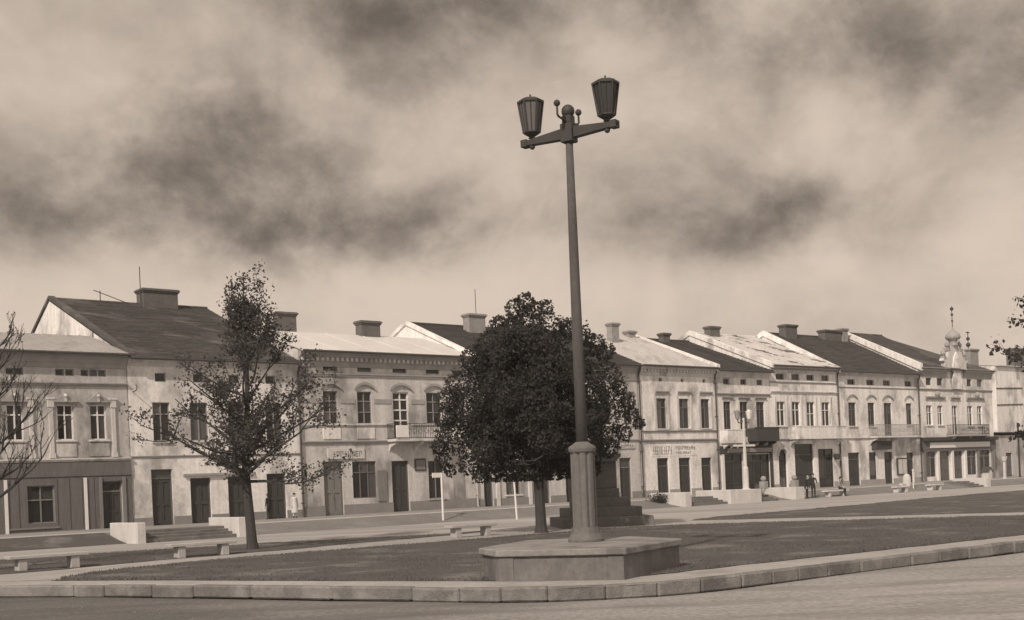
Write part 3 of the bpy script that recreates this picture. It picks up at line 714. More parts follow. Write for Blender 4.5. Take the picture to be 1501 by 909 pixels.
# ---------------- house 2: pale house with big dark roof and stepped entrance
U2, W2 = 6.91, 10.26
att = [(1.53, 2.15), (3.73, 4.34), (5.86, 6.50), (8.17, 8.79)]; win = [(1.32, 2.29), (3.47, 4.52), (5.75, 6.81), (8.10, 9.15)]
dr = [(1.09, 2.29, 3.53), (3.31, 4.52, 3.0), (5.56, 6.74, 3.03), (7.99, 9.22, 3.11)]
h2 = house('pale plastered house with a big dark tiled roof and broad chimney', U2, W2, 20, 9.6, 11.5, 14.15, [(a, b, 8.28, 8.76) for a, b in att] + [(a, b, 5.06, 7.16) for a, b in win] + [(a, b, .5, c) for a, b, c in dr], 'plaster_light')
for a, b in att: window(h2, a, b, 8.28, 8.76, 'frame_grey', cols=1, rows=(), single=True)
for a, b in win: window(h2, a, b, 5.06, 7.16, 'frame_grey', cols=2, rows=(.7,), sill='trim', fw=.05)
for a, b, c in dr: door(h2, a, b, .5, c, 'wood_dark', .5 if c > 3.2 else .0)
string(h2, 0, W2, 4.15, 4.28, .08, 'trim_grey'); cornice(h2, 0, W2, 9.6, 'trim', .5, .36, False)
MB().box(2.9, 7.1, -.16, -.002, 3.12, 3.24).build('door_canopy', 'trim_grey', h2)
plinth(h2, 0, W2, .45, .95, 'plinth', [(a, b) for a, b, c in dr])
r2 = roof(h2, W2, 20, 9.6, 11.5, 14.15, 'roof_dark', 44, .5); gutter(h2, 0, W2, 9.6, 11.5, 14.15, .5)
chimney(r2, 5.6, 7.9, 10.7, 13.2, 15.25, 1.1); MB().tube([(5.5, 10.9, 13.8), (5.5, 10.9, 16.6)], .03, 6).build('aerial', 'iron', r2)
b = MB(); b.tube([(3.1, 11.4, 14.1), (3.1, 11.4, 15.0)], .03, 6); b.tube([(2.7, 11.4, 15.0), (4.9, 11.4, 14.3)], .025, 6); b.build('rod', 'iron', r2)
b = MB()   # bare rim of the left gable
for y0_, y1_ in ((0.0, 11.5),):
    sl = (14.15 - 9.6) / 11.5
    b.prism([(-.45, 9.6 - .45 * sl + .1), (11.5, 14.3), (11.5, 14.5), (-.45, 9.6 - .45 * sl + .3)], -.06, .3, 'x')
sb = (14.15 - 9.6) / 8.5
b.prism([(11.5, 14.3), (20.4, 14.3 - 8.9 * sb), (20.4, 14.5 - 8.9 * sb), (11.5, 14.5)], -.06, .3, 'x')
b.build('verge', 'roof_dark', r2)
MB().box(-.012, .0, 4.6, 4.72, 11.0, 11.75).build('gable_slit', 'glass_dim', h2)
o = MB().tube([(.25, -.02, 7.7), (.25, -.5, 7.75), (.25, -.62, 7.9), (.25, -.5, 8.05)], .025, 6).build('lamp_bracket', 'iron', h2)
downpipe(h2, W2 - .02, .5, 9.5, 'pipe', -.12)

# ---------------- house 3: arched hoods, balcony, light metal roof
U3, W3 = 17.26, 12.93
att = [(1.65, 2.64), (4.05, 5.06), (6.62, 7.66), (9.16, 10.2), (11.2, 12.1)]
win = [(1.58, 2.57), (3.96, 4.99), (6.55, 7.72), (9.09, 10.25), (11.2, 12.2)]
gz = [(1.40, 2.72, .5, 3.72, 'd'), (3.41, 5.11, 1.45, 3.68, 'w'), (6.25, 7.52, .5, 3.66, 'd'), (9.02, 10.22, 1.2, 3.6, 'w')]
h3 = house('grey house with arched window hoods, iron balcony and pale sheet roof', U3, W3, 13, 10.35, 5.5, 12.05, [(a, b, 9.12, 9.54) for a, b in att] + [(a, b, 5.98 if i != 2 else 5.0, 7.93) for i, (a, b) in enumerate(win)] + [g[:4] for g in gz], 'plaster_mid')
for a, b in att: window(h3, a, b, 9.12, 9.54, 'frame_grey', cols=1, rows=(), single=True)
for i, (a, b) in enumerate(win):
    if i == 2: window(h3, a, b, 5.0, 7.93, 'frame_white', cols=2, rows=(.4, .62, .84), fw=.07)
    else: window(h3, a, b, 5.98, 7.93, 'frame_grey', cols=2, rows=(.36, .7), sill='trim', fw=.045)
    hood_arch(h3, a - .2, b + .2, 8.05, 'trim_grey', .3, .16)
    if i != 2: MB().box(a - .12, b + .12, -.05, .001, 5.05, 5.72).build('apron_panel', 'plaster_light', h3, bevel=.015)
xs = [0] + [c for a, b in win for c in (a - .18, b + .18)] + [W3]
for k in range(0, len(xs), 2):
    if xs[k + 1] - xs[k] > .2: MB().box(xs[k], xs[k + 1], -.04, .001, 7.2, 7.48).build('wall_band', 'trim_grey', h3)
string(h3, 0, W3, 8.80, 9.02, .12, 'trim_grey'); string(h3, 0, 6.4, 5.83, 5.93, .1, 'trim'); string(h3, 7.9, W3, 5.83, 5.93, .1, 'trim'); string(h3, 0, W3, 4.76, 4.96, .14, 'trim_grey')
cornice(h3, 0, W3, 10.33, 'trim_grey', .95, .46, True, 'trim')
r3 = roof(h3, W3, 13, 10.35, 5.5, 12.05, 'roof_light', 0, .6, .08, seams=2.2); gutter(h3, 0, W3, 10.35, 5.5, 12.05, .6)
chimney(r3, 7.65, 9.15, 5.0, 11.5, 13.1, .7); chimney(r3, 3.9, 5.3, 9.3, 10.8, 14.05, .7)
bal = balcony(h3, 5.95, 10.25, 4.98, .95, 1.0, 'iron', 'trim', 'iron')
MB().box(6.0, 6.9, -1.08, -1.0, 5.05, 5.8).build('flower_box', 'frame_white', bal, bevel=.02)
sg = MB().box(1.68, 4.26, -.1, -.002, 3.85, 4.5).build('shop_sign', 'sign_board', h3, bevel=.01); letters(sg, 2.0, 4.1, 3.98, 4.32, -.1, 8, 3)
door(h3, 1.40, 2.72, .5, 3.72, 'wood_grey', 0, 2, 'wood_mid', 'shutter_door')
window(h3, 3.41, 5.11, 1.45, 3.68, 'wood_mid', 'glass', 3, (.7,), depth=.14)
MB().box(5.16, 5.82, -.08, -.002, 1.2, 3.1).build('folded_shutter', 'wood_grey', h3, bevel=.01)
door(h3, 6.25, 7.52, .5, 3.66, 'wood_dark', 0, 2)
nb = MB().box(7.98, 8.82, -.07, -.002, 3.0, 3.76).build('notice_board', 'wood_dark', h3, bevel=.01); MB().box(8.06, 8.74, -.078, -.071, 3.08, 3.68).build('notice_sheet', 'wood_grey', nb)
window(h3, 9.02, 10.22, 1.2, 3.6, 'wood_grey', 'glass', 2, (.62,), sill='trim_grey')
plinth(h3, 0, W3, .45, 1.1, 'plinth', [(1.40, 2.72), (6.25, 7.52)])
MB().box(10.9, 11.8, -.05, .001, .5, 4.7).build('wall_pier', 'plaster_dull', h3)
downpipe(h3, W3 - .15, .5, 10.2, 'pipe_light', -.12)

# ---------------- house 4: behind the dense tree
U4, W4 = 30.18, 15.11
win = [(.9, 1.9), (3.6, 4.6), (6.2, 7.2), (8.8, 9.8), (11.3, 12.3), (13.6, 14.5)]
gz = [(.5, 1.3, .5, 3.1), (2.38, 3.62, 1.2, 2.6), (5.4, 6.25, .5, 2.75), (7.7, 8.5, .5, 2.8), (10.2, 11.3, .5, 3.2), (12.96, 14.13, .5, 3.46)]
h4 = house('dull plastered house with a dark roof and white gable behind the dense tree', U4, W4, 14.6, 10.3, 7.36, 13.3, [(a, b, 5.85, 7.95) for a, b in win] + gz, 'plaster_mid')
for a, b in win: window(h4, a, b, 5.85, 7.95, 'frame_grey', cols=2, rows=(.7,), sill='trim'); hood_flat(h4, a - .15, b + .15, 8.1)
for i, g in enumerate(gz):
    if i == 1: window(h4, *g, 'wood_grey', 'glass', 2, (.6,), sill='trim')
    else: door(h4, *g, 'wood_dark', .7 if i == 5 else 0, 2, 'wood_grey')
string(h4, 0, W4, 4.62, 4.8, .12, 'trim_grey'); string(h4, 0, W4, 9.0, 9.15, .08, 'trim_grey'); cornice(h4, 0, W4, 10.28, 'trim_grey', .7, .4, False)
sg = MB().box(12.28, 14.55, -.08, -.002, 4.12, 4.52).build('shop_sign', 'sign_board', h4, bevel=.01); letters(sg, 12.4, 14.4, 4.2, 4.45, -.08, 9, 8)
r4 = roof(h4, W4, 14.6, 10.3, 7.36, 13.3, 'roof_black', 26, .5); gutter(h4, 0, W4, 10.3, 7.36, 13.3, .5)
sl = 3.0 / 7.36
gb = MB().prism([(-.4, 10.3 - .4 * sl + .05), (7.36, 13.35), (15, 13.35 - 7.64 * 3 / 7.24), (15, 13.6 - 7.64 * 3 / 7.24), (7.36, 13.6), (-.4, 10.3 - .4 * sl + .3)], -.16, .2, 'x').build('gable_coping', 'plaster_white', h4)
MB().prism([(.0, 9.8), (0, 10.32), (7.36, 13.34), (14.6, 10.32), (14.6, 9.8)], -.03, -.004, 'x').build('gable_wash', 'plaster_white', h4)
chimney(r4, 4.3, 5.8, 5.8, 12.4, 14.2, .7, 'brick_pale'); MB().tube([(5.2, 6.1, 14.2), (5.2, 6.1, 16.0)], .025, 6).build('aerial', 'iron', r4)
plinth(h4, 0, W4, .45, 1.0, 'plinth', [(g[0], g[1]) for i, g in enumerate(gz) if i != 1])
for x in (1.62, 4.4): MB().box(x - .13, x + .13, -.14, .001, .5, 3.6).build('pilaster', 'trim', h4)
downpipe(h4, W4 + .05, .5, 10.2, 'pipe', -.14)

# ---------------- house 5: very pale, three windows, light roof
U5, W5 = 45.43, 8.32
win = [(1.79, 2.81), (4.22, 5.27), (6.65, 7.62)]; gz = [(1.59, 2.82, .5, 3.36), (3.93, 5.21, .5, 3.34), (6.43, 7.60, .45, 3.3)]
att = [(2.16, 2.45), (4.52, 4.82), (6.96, 7.27)]
h5 = house('very pale three-window house with painted sign and light roof', U5, W5, 16, 10.3, 8.3, 13.55, [(a, b, 5.55, 7.8) for a, b in win] + gz + [(a, b, 9.06, 9.32) for a, b in att], 'plaster_light')
for a, b in att: window(h5, a, b, 9.06, 9.32, 'frame_grey', cols=1, rows=(), single=True)
for a, b in win:
    window(h5, a, b, 5.55, 7.8, 'wood_mid', cols=2, rows=(.7,), sill='trim'); hood_flat(h5, a - .16, b + .3, 8.12, 'trim_grey', .26)
    for x in (a - .22, b + .22): MB().box(x - .09, x + .09, -.05, .001, 5.55, 8.1).build('window_surround', 'trim', h5)
for g in gz: door(h5, *g, 'wood_dark', .6, 2)
string(h5, 0, W5, 5.28, 5.42, .12, 'trim_grey'); string(h5, 0, W5, 4.56, 4.76, .16, 'trim_grey'); cornice(h5, 0, W5, 10.28, 'trim', .8, .42, True)
sgn = MB().box(1.0, 6.0, -.02, .001, 3.5, 4.35).build('painted_sign', 'plaster_white', h5)
letters(sgn, 1.15, 3.25, 3.62, 4.22, -.02, 9, 21); letters(sgn, 3.6, 5.8, 3.95, 4.22, -.02, 9, 5); letters(sgn, 3.6, 5.3, 3.62, 3.8, -.02, 8, 6)
r5 = roof(h5, W5, 16, 10.3, 8.3, 13.55, 'roof_pale', 0, .5, .09, seams=.9); gutter(h5, 0, W5, 10.3, 8.3, 13.55, .5)
chimney(r5, 2.95, 3.75, 5.6, 12.2, 14.2, .6, 'brick_pale'); chimney(r5, 6.8, 7.6, 7.6, 13.0, 14.0, .6, 'brick_pale')
plinth(h5, 0, W5, .45, 1.0, 'trim_grey', [(g[0], g[1]) for g in gz])
downpipe(h5, W5 - .05, .5, 10.2, 'pipe', -.12)

# ---------------- house 6: dark shopfront with two balconies
U6, W6 = 53.80, 6.55
win = [(.87, 1.75, 5.45), (2.80, 3.79, 4.85), (4.82, 5.84, 5.5)]; att = [(.96, 1.68), (2.99, 3.73), (4.99, 5.71)]
gz = [(.75, 2.86, .6, 3.5), (3.35, 6.2, .55, 3.45)]
h6 = house('narrow pale house with two balconies over a wide dark shopfront', U6, W6, 16, 10.15, 8.5, 13.35, [(a, b, c, 7.64) for a, b, c in win] + [(a, b, 8.98, 9.42) for a, b in att] + gz, 'plaster_light')
for a, b in att: window(h6, a, b, 8.98, 9.42, 'frame_grey', cols=1, rows=(), single=True)
for a, b, c in win: window(h6, a, b, c, 7.64, 'wood_mid', cols=2, rows=(.72,), sill='trim' if c > 5 else None)
string(h6, 0, W6, 8.1, 8.3, .14, 'trim_grey'); cornice(h6, 0, W6, 10.13, 'trim', .6, .38, False)
for a, b, c in win: hood_flat(h6, a - .2, b + .2, 7.82, 'trim_grey', .2)
r6 = roof(h6, W6, 16, 10.15, 8.5, 13.35, 'roof_black', 26, .5); gutter(h6, 0, W6, 10.15, 8.5, 13.35, .5)
sl = 3.2 / 8.5
MB().prism([(-.45, 9.9), (8.5, 13.3), (16.3, 10.2), (16.3, 10.6), (8.5, 13.85), (-.45, 10.45)], -.22, .16, 'x').build('fire_wall', 'plaster_white', h6)
chimney(r6, 2.5, 3.3, 7.6, 13.0, 14.0, .6)
balcony(h6, .35, 2.4, 4.5, .85, .8, 'solid', 'plaster_light'); balcony(h6, 3.6, 6.45, 4.6, .9, .9, 'solid', 'wood_dark')
MB().box(.2, 6.5, -.14, -.002, 3.52, 4.15).build('shop_fascia', 'wood_dark', h6, bevel=.01)
sg = MB().box(.94, 6.3, -.2, -.142, 3.62, 3.95).build('shop_sign', 'frame_grey', h6)
for x in (.45, 3.1, 6.35): MB().box(x - .14, x + .14, -.12, -.002, .5, 3.51).build('shop_pilaster', 'frame_white' if x < 1 else 'wood_dark', h6)
window(h6, *gz[0], 'wood_dark', 'glass', 2, (.2, .8), depth=.12); window(h6, *gz[1], 'wood_dark', 'glass', 3, (.2, .8), depth=.12)

# ---------------- house 7: arched shop window, solid balcony, mottled roof
U7, W7 = 60.42, 8.95
att = [(.81, 1.86), (2.83, 3.87), (4.82, 5.84), (6.86, 7.90)]; win = [(.78, 1.83, 5.7), (2.76, 3.80, 5.7), (4.70, 5.78, 4.8), (6.76, 7.86, 5.68)]
gz = [(.75, 1.89, .62, 3.83, 1), (2.85, 5.35, .5, 4.2), (5.97, 8.04, .5, 3.74)]
h7 = house('bright house with arched shop window, solid balcony and patchy whitened roof', U7, W7, 16, 10.7, 8.4, 14.1, [(a, b, 9.48, 9.98) for a, b in att] + [(a, b, c, 7.7) for a, b, c in win] + gz, 'plaster_white')
for a, b in att: window(h7, a, b, 9.48, 9.98, 'frame_grey', cols=1, rows=(), single=True)
for a, b, c in win: window(h7, a, b, c, 7.7, 'frame_white', cols=2, rows=(.66,), sill='trim' if c > 5 else None, fw=.05)
string(h7, 0, W7, 9.2, 9.34, .08, 'trim_grey'); string(h7, 0, W7, 8.36, 8.56, .13, 'trim'); string(h7, 0, W7, 4.5, 4.66, .12, 'trim_grey'); cornice(h7, 0, W7, 10.68, 'trim', .62, .4, True, 'trim_grey')
for a, b, c in win:
    for x in (a - .2, b + .2): MB().box(x - .08, x + .08, -.05, .001, 5.6, 8.1).build('window_surround', 'trim', h7)
balcony(h7, 2.1, 8.9, 4.72, .85, .9, 'solid', 'plaster_light')
window(h7, *gz[0][:4], 'wood_dark', 'glass', 1, (.3, .7), depth=.25); door(h7, *gz[1], 'wood_dark', .9, 2); window(h7, *gz[2], 'wood_dark', 'glass', 2, (.25, .8), depth=.12)
n = 10; arc = [(1.32 + .57 * math.cos(t), 3.26 + .57 * math.sin(t)) for t in np.linspace(0, math.pi, n)]; arc2 = [(1.32 + .78 * math.cos(t), 3.26 + .78 * math.sin(t)) for t in np.linspace(math.pi, 0, n)]
MB().prism(arc + arc2, -.06, .001, 'y').build('arch_moulding', 'trim', h7)
r7 = roof(h7, W7, 16, 10.7, 8.4, 14.1, 'roof_mottled', 24, .5); gutter(h7, 0, W7, 10.7, 8.4, 14.1, .5)
chimney(r7, 1.75, 3.0, 7.6, 13.7, 14.85, .7)
MB().prism([(-.4, 10.4), (8.4, 14.05), (16.2, 10.6), (16.2, 10.95), (8.4, 14.45), (-.4, 10.8)], -.1, .22, 'x').build('fire_wall', 'plaster_white', h7)
MB().box(8.0, 8.4, -.5, -.05, 2.8, 3.3).build('wall_lamp', 'iron', h7, bevel=.08)
downpipe(h7, W7 - .02, .5, 10.6, 'pipe', -.12); plinth(h7, 0, W7, .45, .95, 'trim_grey', [(g[0], g[1]) for g in gz])

# ---------------- house 8: dark roof, mesh balcony, display case
U8, W8 = 69.45, 12.2
att = [(1.46, 2.55), (4.25, 5.37), (6.73, 7.85), (10.12, 11.2)]; win = [(1.46, 2.55, 5.66), (4.30, 5.33, 5.62), (6.71, 7.93, 4.7), (10.19, 11.12, 5.75)]
gz = [(1.13, 2.81, .5, 3.36), (4.17, 5.24, .6, 3.34), (6.48, 7.74, .45, 3.34), (9.95, 11.08, .45, 3.22)]
h8 = house('wide pale house with dark tiled roof, long balcony and wall display case', U8, W8, 15.4, 10.5, 7.7, 14.4, [(a, b, 9.23, 9.72) for a, b in att] + [(a, b, c, 7.7) for a, b, c in win] + gz, 'plaster_light')
for a, b in att: window(h8, a, b, 9.23, 9.72, 'frame_grey', cols=1, rows=(), single=True)
for a, b, c in win:
    window(h8, a, b, c, 7.7, 'wood_mid', cols=2, rows=(.7,), sill='trim' if c > 5 else None); hood_arch(h8, a - .25, b + .25, 7.95, 'trim_grey', .35, .12, .1)
string(h8, 0, W8, 8.95, 9.05, .07, 'trim_grey'); string(h8, 0, W8, 4.5, 4.66, .12, 'trim'); cornice(h8, 0, W8, 10.48, 'trim', .5, .38, False)
balcony(h8, 4.2, 11.0, 4.72, 1.0, .95, 'iron', 'trim', 'frame_grey')
door(h8, *gz[0], 'wood_dark', .6); window(h8, *gz[1], 'wood_dark', 'glass', 1, (.25, .75), depth=.12); door(h8, *gz[2], 'wood_dark', .6); door(h8, *gz[3], 'wood_dark', .6)
dc = MB().box(8.28, 9.85, -.14, -.002, 1.2, 2.75).build('display_case', 'wood_dark', h8, bevel=.01)
for x0_, x1_ in ((8.4, 9.03), (9.1, 9.73)): MB().box(x0_, x1_, -.148, -.141, 1.32, 2.63).build('notice_sheet', 'sign_board', dc)
MB().box(4.6, 7.0, -.5, -.01, 3.55, 4.3).build('awning_box', 'wood_dark', h8, bevel=.02)
r8 = roof(h8, W8, 15.4, 10.5, 7.7, 14.4, 'roof_black', 26, .5); gutter(h8, 0, W8, 10.5, 7.7, 14.4, .5)
MB().prism([(-.4, 10.2), (7.7, 14.3), (15.6, 10.3), (15.6, 10.7), (7.7, 14.78), (-.4, 10.62)], -.14, .2, 'x').build('fire_wall', 'plaster_white', h8)
chimney(r8, 1.95, 3.6, 6.7, 13.8, 15.35, .8); chimney(r8, 7.9, 10.4, 6.8, 13.8, 15.15, .8); chimney(r8, 10.6, 11.5, 6.8, 13.8, 15.4, .8, 'brick_pale')
downpipe(h8, W8 - .1, .5, 10.4, 'pipe', -.14); plinth(h8, 0, W8, .45, .95, 'trim_grey', [(g[0], g[1]) for i, g in enumerate(gz) if i != 1])

# ---------------- house 9: ornamented end house with scrolled gable and spire
U9, W9 = 81.79, 12.8
att = [(1.23, 2.20), (3.11, 4.08), (8.26, 9.18), (10.12, 11.1)]; win = [(1.13, 2.09, 5.7), (2.99, 3.88, 5.7), (5.48, 6.42, 4.8), (8.16, 9.12, 5.6), (9.95, 10.85, 5.6)]
gz = [(.7, 2.3, .9, 3.25), (2.95, 4.75, .5, 3.25), (5.4, 7.0, .5, 3.25), (7.7, 9.4, .9, 3.25), (9.9, 11.9, .9, 3.25)]
h9 = house('ornamented end house with scrolled gable, spire and long shop fascia', U9, W9, 16, 11.05, 8, 15.0, [(a, b, 9.4, 10.12) for a, b in att] + [(a, b, c, 7.54) for a, b, c in win] + gz, 'plaster_light', right_gable=False)
for a, b in att: window(h9, a, b, 9.4, 10.12, 'frame_grey', cols=1, rows=(), single=True)
for a, b, c in win: window(h9, a, b, c, 7.54, 'frame_white', cols=2, rows=(.64,), sill='trim' if c > 5 else None, fw=.05)
for a, b in ((1.0, 4.2), (5.2, 6.8), (8.0, 11.1)):
    hood_flat(h9, a, b, 8.05, 'trim_grey', .34, .2)
    if b - a > 2: MB().ball(((a + b) / 2 + .3, -.12, 8.6), .28, 10, 6).build('cartouche', 'trim_grey', h9)
string(h9, 0, W9, 8.9, 9.1, .12, 'trim_grey'); cornice(h9, 0, 4.7, 11.05, 'trim_grey', .85, .5, False); cornice(h9, 7.6, W9, 11.05, 'trim_grey', .85, .5, False)
gp = [(4.3, 11.0), (4.3, 11.6), (4.0, 11.75), (4.15, 12.0), (4.6, 11.95), (4.9, 12.2), (5.0, 12.7), (5.35, 12.75), (5.45, 13.2), (6.85, 13.2), (6.95, 12.75), (7.3, 12.7), (7.4, 12.2), (7.7, 11.95), (8.15, 12.0), (8.3, 11.75), (8.0, 11.6), (8.0, 11.0)]
sgb = MB().prism(gp, -.2, .25, 'y').build('scrolled_gable', 'trim', h9)
MB().prism([(5.45, 9.1), (5.3, 9.9), (5.6, 10.5), (5.5, 11.2), (5.8, 12.2), (6.15, 12.6), (6.5, 12.2), (6.8, 11.2), (6.7, 10.5), (7.0, 9.9), (6.85, 9.1)], -.3, -.201, 'y').build('gable_panel', 'plaster_white', sgb)
for x in (4.35, 7.95, 5.1, 7.2): 
    b = MB(); b.box(x - .2, x + .2, -.22, .2, 11.9 if x in (4.35, 7.95) else 12.7, 12.2 if x in (4.35, 7.95) else 13.0); zt_ = 12.2 if x in (4.35, 7.95) else 13.0
    b.lathe([(.1, zt_), (.24, zt_ + .2), (.22, zt_ + .42), (.08, zt_ + .6), (.02, zt_ + .8)], 10, (x, 0)); b.build('urn', 'trim_grey', sgb)
b = MB(); b.lathe([(.5, 13.2), (.42, 13.35), (.4, 13.75), (.62, 13.85), (.72, 14.05), (.6, 14.35), (.3, 14.6), (.12, 14.8), (.05, 15.0)], 14, (6.15, 0)); b.build('onion_dome', 'trim_grey', sgb, smooth=True)
b = MB(); b.tube([(6.15, 0, 14.9), (6.15, 0, 17.0)], .035, 6); b.ball((6.15, 0, 15.6), .1); b.ball((6.15, 0, 16.2), .13); b.ball((6.15, 0, 16.75), .17); b.build('spire', 'iron', sgb)
balcony(h9, 4.4, 10.6, 4.74, .95, .9, 'iron', 'trim_grey', 'iron')
MB().box(0, W9, -.5, -.002, 4.2, 4.55).build('shop_cornice', 'wood_dark', h9, bevel=.02)
fa = MB().box(0, W9, -.2, -.002, 3.3, 4.195).build('shop_fascia', 'wood_mid', h9); MB().box(1.13, 11.6, -.26, -.202, 3.56, 4.06).build('shop_sign', 'frame_white', fa)
for i, g in enumerate(gz):
    if i in (1, 2): door(h9, *g, 'wood_mid', .5, 2, 'wood_grey')
    else: window(h9, *g, 'wood_grey', 'glass', 2, (.75,), depth=.1)
for x in (.35, 2.62, 5.07, 7.34, 9.65, 12.3): MB().box(x - .16, x + .16, -.16, -.002, .5, 3.295).build('shop_pilaster', 'frame_white' if 2 < x < 8 else 'wood_grey', h9)
r9 = roof(h9, W9, 16, 11.05, 8, 15.0, 'roof_dark', 26, .45, x1=6.5)
b = MB()   # right-hand part of the roof is hipped towards the side street
b.add([(6.5, -.45, 10.9), (W9 + .3, -.45, 10.9), (W9 + .3, 16.4, 10.9), (6.5, 16.4, 10.9), (6.5, 8, 15.05)], [(0, 1, 4), (1, 2, 4), (2, 3, 4), (0, 3, 2, 1)])
b.build('hip', 'roof_dark', r9)
MB().prism([(-.4, 10.7), (8, 14.9), (16.2, 10.8), (16.2, 11.4), (8, 15.4), (-.4, 11.35)], -.14, .22, 'x').build('fire_wall', 'plaster_white', h9)
c9 = chimney(r9, 11.2, 12.7, 1.2, 10.6, 13.3, 1.0, 'brick_pale')
b = MB(); b.tube([(11.4, 1.5, 13.3), (11.4, 1.5, 15.0)], .04, 6); b.ball((11.4, 1.5, 13.7), .22); b.ball((11.4, 1.5, 14.3), .18); b.box(11.1, 11.7, 1.47, 1.53, 14.86, 14.96); b.build('finial', 'iron', c9)

# ---------------- beyond the corner
t = thing('annex', 'plain grey single-storey annex at the far end of the row', 'annex', 95.4, -1, 0)
facade_wall(t, 16, 5, 4.7, 2.5, 4.9, [(3.2, 4.4, .5, 2.9)], 'plaster_grey', .2); door(t, 3.2, 4.4, .5, 2.9, 'wood_mid'); MB().box(-.2, 16.2, -.3, 5.2, 4.9, 5.0).build('flat_roof', 'roof_black', t)
t = thing('town_house', 'tall plain white gabled house standing back beyond the side street', 'house', 106.2, -6.0, 0)
facade_wall(t, 14, 6, 12.4, 3, 12.8, [(11.8, 12.8, 6.2, 8.2)], 'plaster_white', .2)
for a in (11.8,): window(t, a, a + 1, 6.2, 8.2, 'frame_grey', cols=2, rows=(.7,))
rr = roof(t, 14, 6, 12.4, 3, 12.8, 'roof_light', 0, .3, .1); chimney(rr, 8.8, 11.2, 2.5, 12.3, 15.0, 1.0)
for z in (8.2, 10.0): MB().tube([(.0, -.05, z), (5.5, -.05, z + .12)], .05, 6).build('wall_cable', 'iron', t)

# ================================================================== STAIRS TO THE PAVEMENT
GS = 'stone stairs up to the pavement'
def stairs(label, u0, u1, uw, v0, v1, wl=True, wr=True, n=4, wz=.92, mat='concrete_white'):
    t = thing('stairs', label, 'stairs', u0, v1, 0, GS); wd = u1 - u0; dv = v1 - v0; run = .42
    for k in range(n):     # every step is a slab of its own
        z1 = tz * (k + 1) / n + .03; y0 = .25 + run * k; y1 = y0 + run + .04 if k < n - 1 else dv
        MB().box(uw + .004, wd - uw - .004, y0, y1, -.05, z1).build('step', 'platform_stone', t, bevel=.012)
    if wl: MB().box(0, uw, 0, dv, -.05, wz).build('side_wall', mat, t, bevel=.02)
    if wr: MB().box(wd - uw, wd, 0, dv, -.05, wz).build('side_wall', mat, t, bevel=.02)
    return t
stairs('low stone stairs with white cheek walls below the bare-twigged young tree', 2.8, 8.15, .4, 7.3, 10.5)
stairs('low white-walled stairs below the painted sign house', 39.6, 44.6, .6, 6.4, 9.5)
stairs('white-walled stairs carrying the small white twin lamp', 44.6, 51.9, 2.6, 6.2, 9.5, True, False, wz=.88)
MB_ = MB().box(0, 1.0, 0, 3.1, -.05, .86).build('stair_wall', 'concrete_white', None, bevel=.02)
MB_.location = W(50.9, 9.5, 0); MB_.rotation_euler = (0, 0, ANG); tag(MB_, 'white stair wall beside the standing couple', 'wall')
stairs('short stairs before the long shop fascia of the end house', 73.6, 77.2, .7, 6.2, 9.3, False, True, wz=.75)

# ================================================================== LAMP STANDARD ON ITS PLATFORM
PLAT = [(-2.65, 42.5), (-3.15, 43.7), (-1.75, 46.0), (1.0, 44.95), (1.6, 42.8), (-.1, 41.1)]
pc = (-.6, 43.3)
plat = thing('lamp_platform', 'low many-sided concrete platform under the tall lamp standard', 'platform', pc[0], pc[1], 0)
pl = [(u - pc[0], -(v - pc[1])) for u, v in PLAT]
MB().prism([(x * .985, y * .985) for x, y in pl], -.03, .49, 'z').build('platform_body', 'platform_stone', plat)
MB().prism([(x * 1.02, y * 1.02) for x, y in pl], .50, .64, 'z').build('platform_slab', 'slab_stone', plat, bevel=.02)
for (a_, b_) in ((1, 0), (1, 2), (2, 1)):
    p_, q_ = Vector(pl[a_]), Vector(pl[b_]); d_ = (q_ - p_).normalized(); n_ = Vector((d_.y, -d_.x)); 
    if n_.dot(p_) < 0: n_ = -n_
    e_ = p_ * .985; f_ = e_ + d_ * min(.32, (q_ - p_).length * .45)
    MB().prism([tuple(e_), tuple(f_), tuple(f_ + n_ * .02), tuple(e_ + n_ * .02)], -.02, .488, 'z').build('corner_pier', 'platform_stone', plat)
LU, LV, LZ = -.27, 43.28, .645
def lantern(parent, c):
    """six-sided tapering lantern: base cup, ribs, glass, roof, knob"""
    x, y, z = c; rb, rt, h = .185, .29, .71; z0 = z + .16; LR = R(32)
    o = MB().lathe([(.05, z), (.05, z + .03), (.09, z + .05), (.06, z + .07), (rb * .7, z + .11), (rb + .02, z0), (rb + .02, z0 + .03)], 6, (x, y), LR).build('lantern', 'iron', parent)
    MB().lathe([(rb - .02, z0 + .02), (rt - .02, z0 + h)], 6, (x, y), LR).build('lantern_glass', 'lantern_glass', o)
    b = MB()
    for k in range(6):
        a = math.pi / 3 * k + LR; b.tube([(x + rb * math.cos(a), y + rb * math.sin(a), z0), (x + rt * math.cos(a), y + rt * math.sin(a), z0 + h)], .022, 5)
        a2 = a + math.pi / 6; q = math.cos(math.pi / 6)
        b.tube([(x + rb * q * math.cos(a2), y + rb * q * math.sin(a2), z0), (x + rt * q * math.cos(a2), y + rt * q * math.sin(a2), z0 + h)], .009, 4)
    b.build('lantern_ribs', 'iron', o)
    MB().lathe([(rt + .015, z0 + h - .03), (rt + .02, z0 + h + .02), (rt * .6, z0 + h + .08), (.06, z0 + h + .11), (.02, z0 + h + .13), (.02, z0 + h + .17), (.005, z0 + h + .18)], 6, (x, y), LR).build('lantern_roof', 'iron', o)
ARMROT = R(-34)
lamp = thing('lamp_standard', 'tall concrete lamp standard with two iron lanterns on a cross arm', 'lamp post', LU, LV, LZ, None, ARMROT)
MB().lathe([(.40, 0), (.40, .05), (.33, .18), (.305, .32)], 16).build('foot', 'concrete_post', lamp)
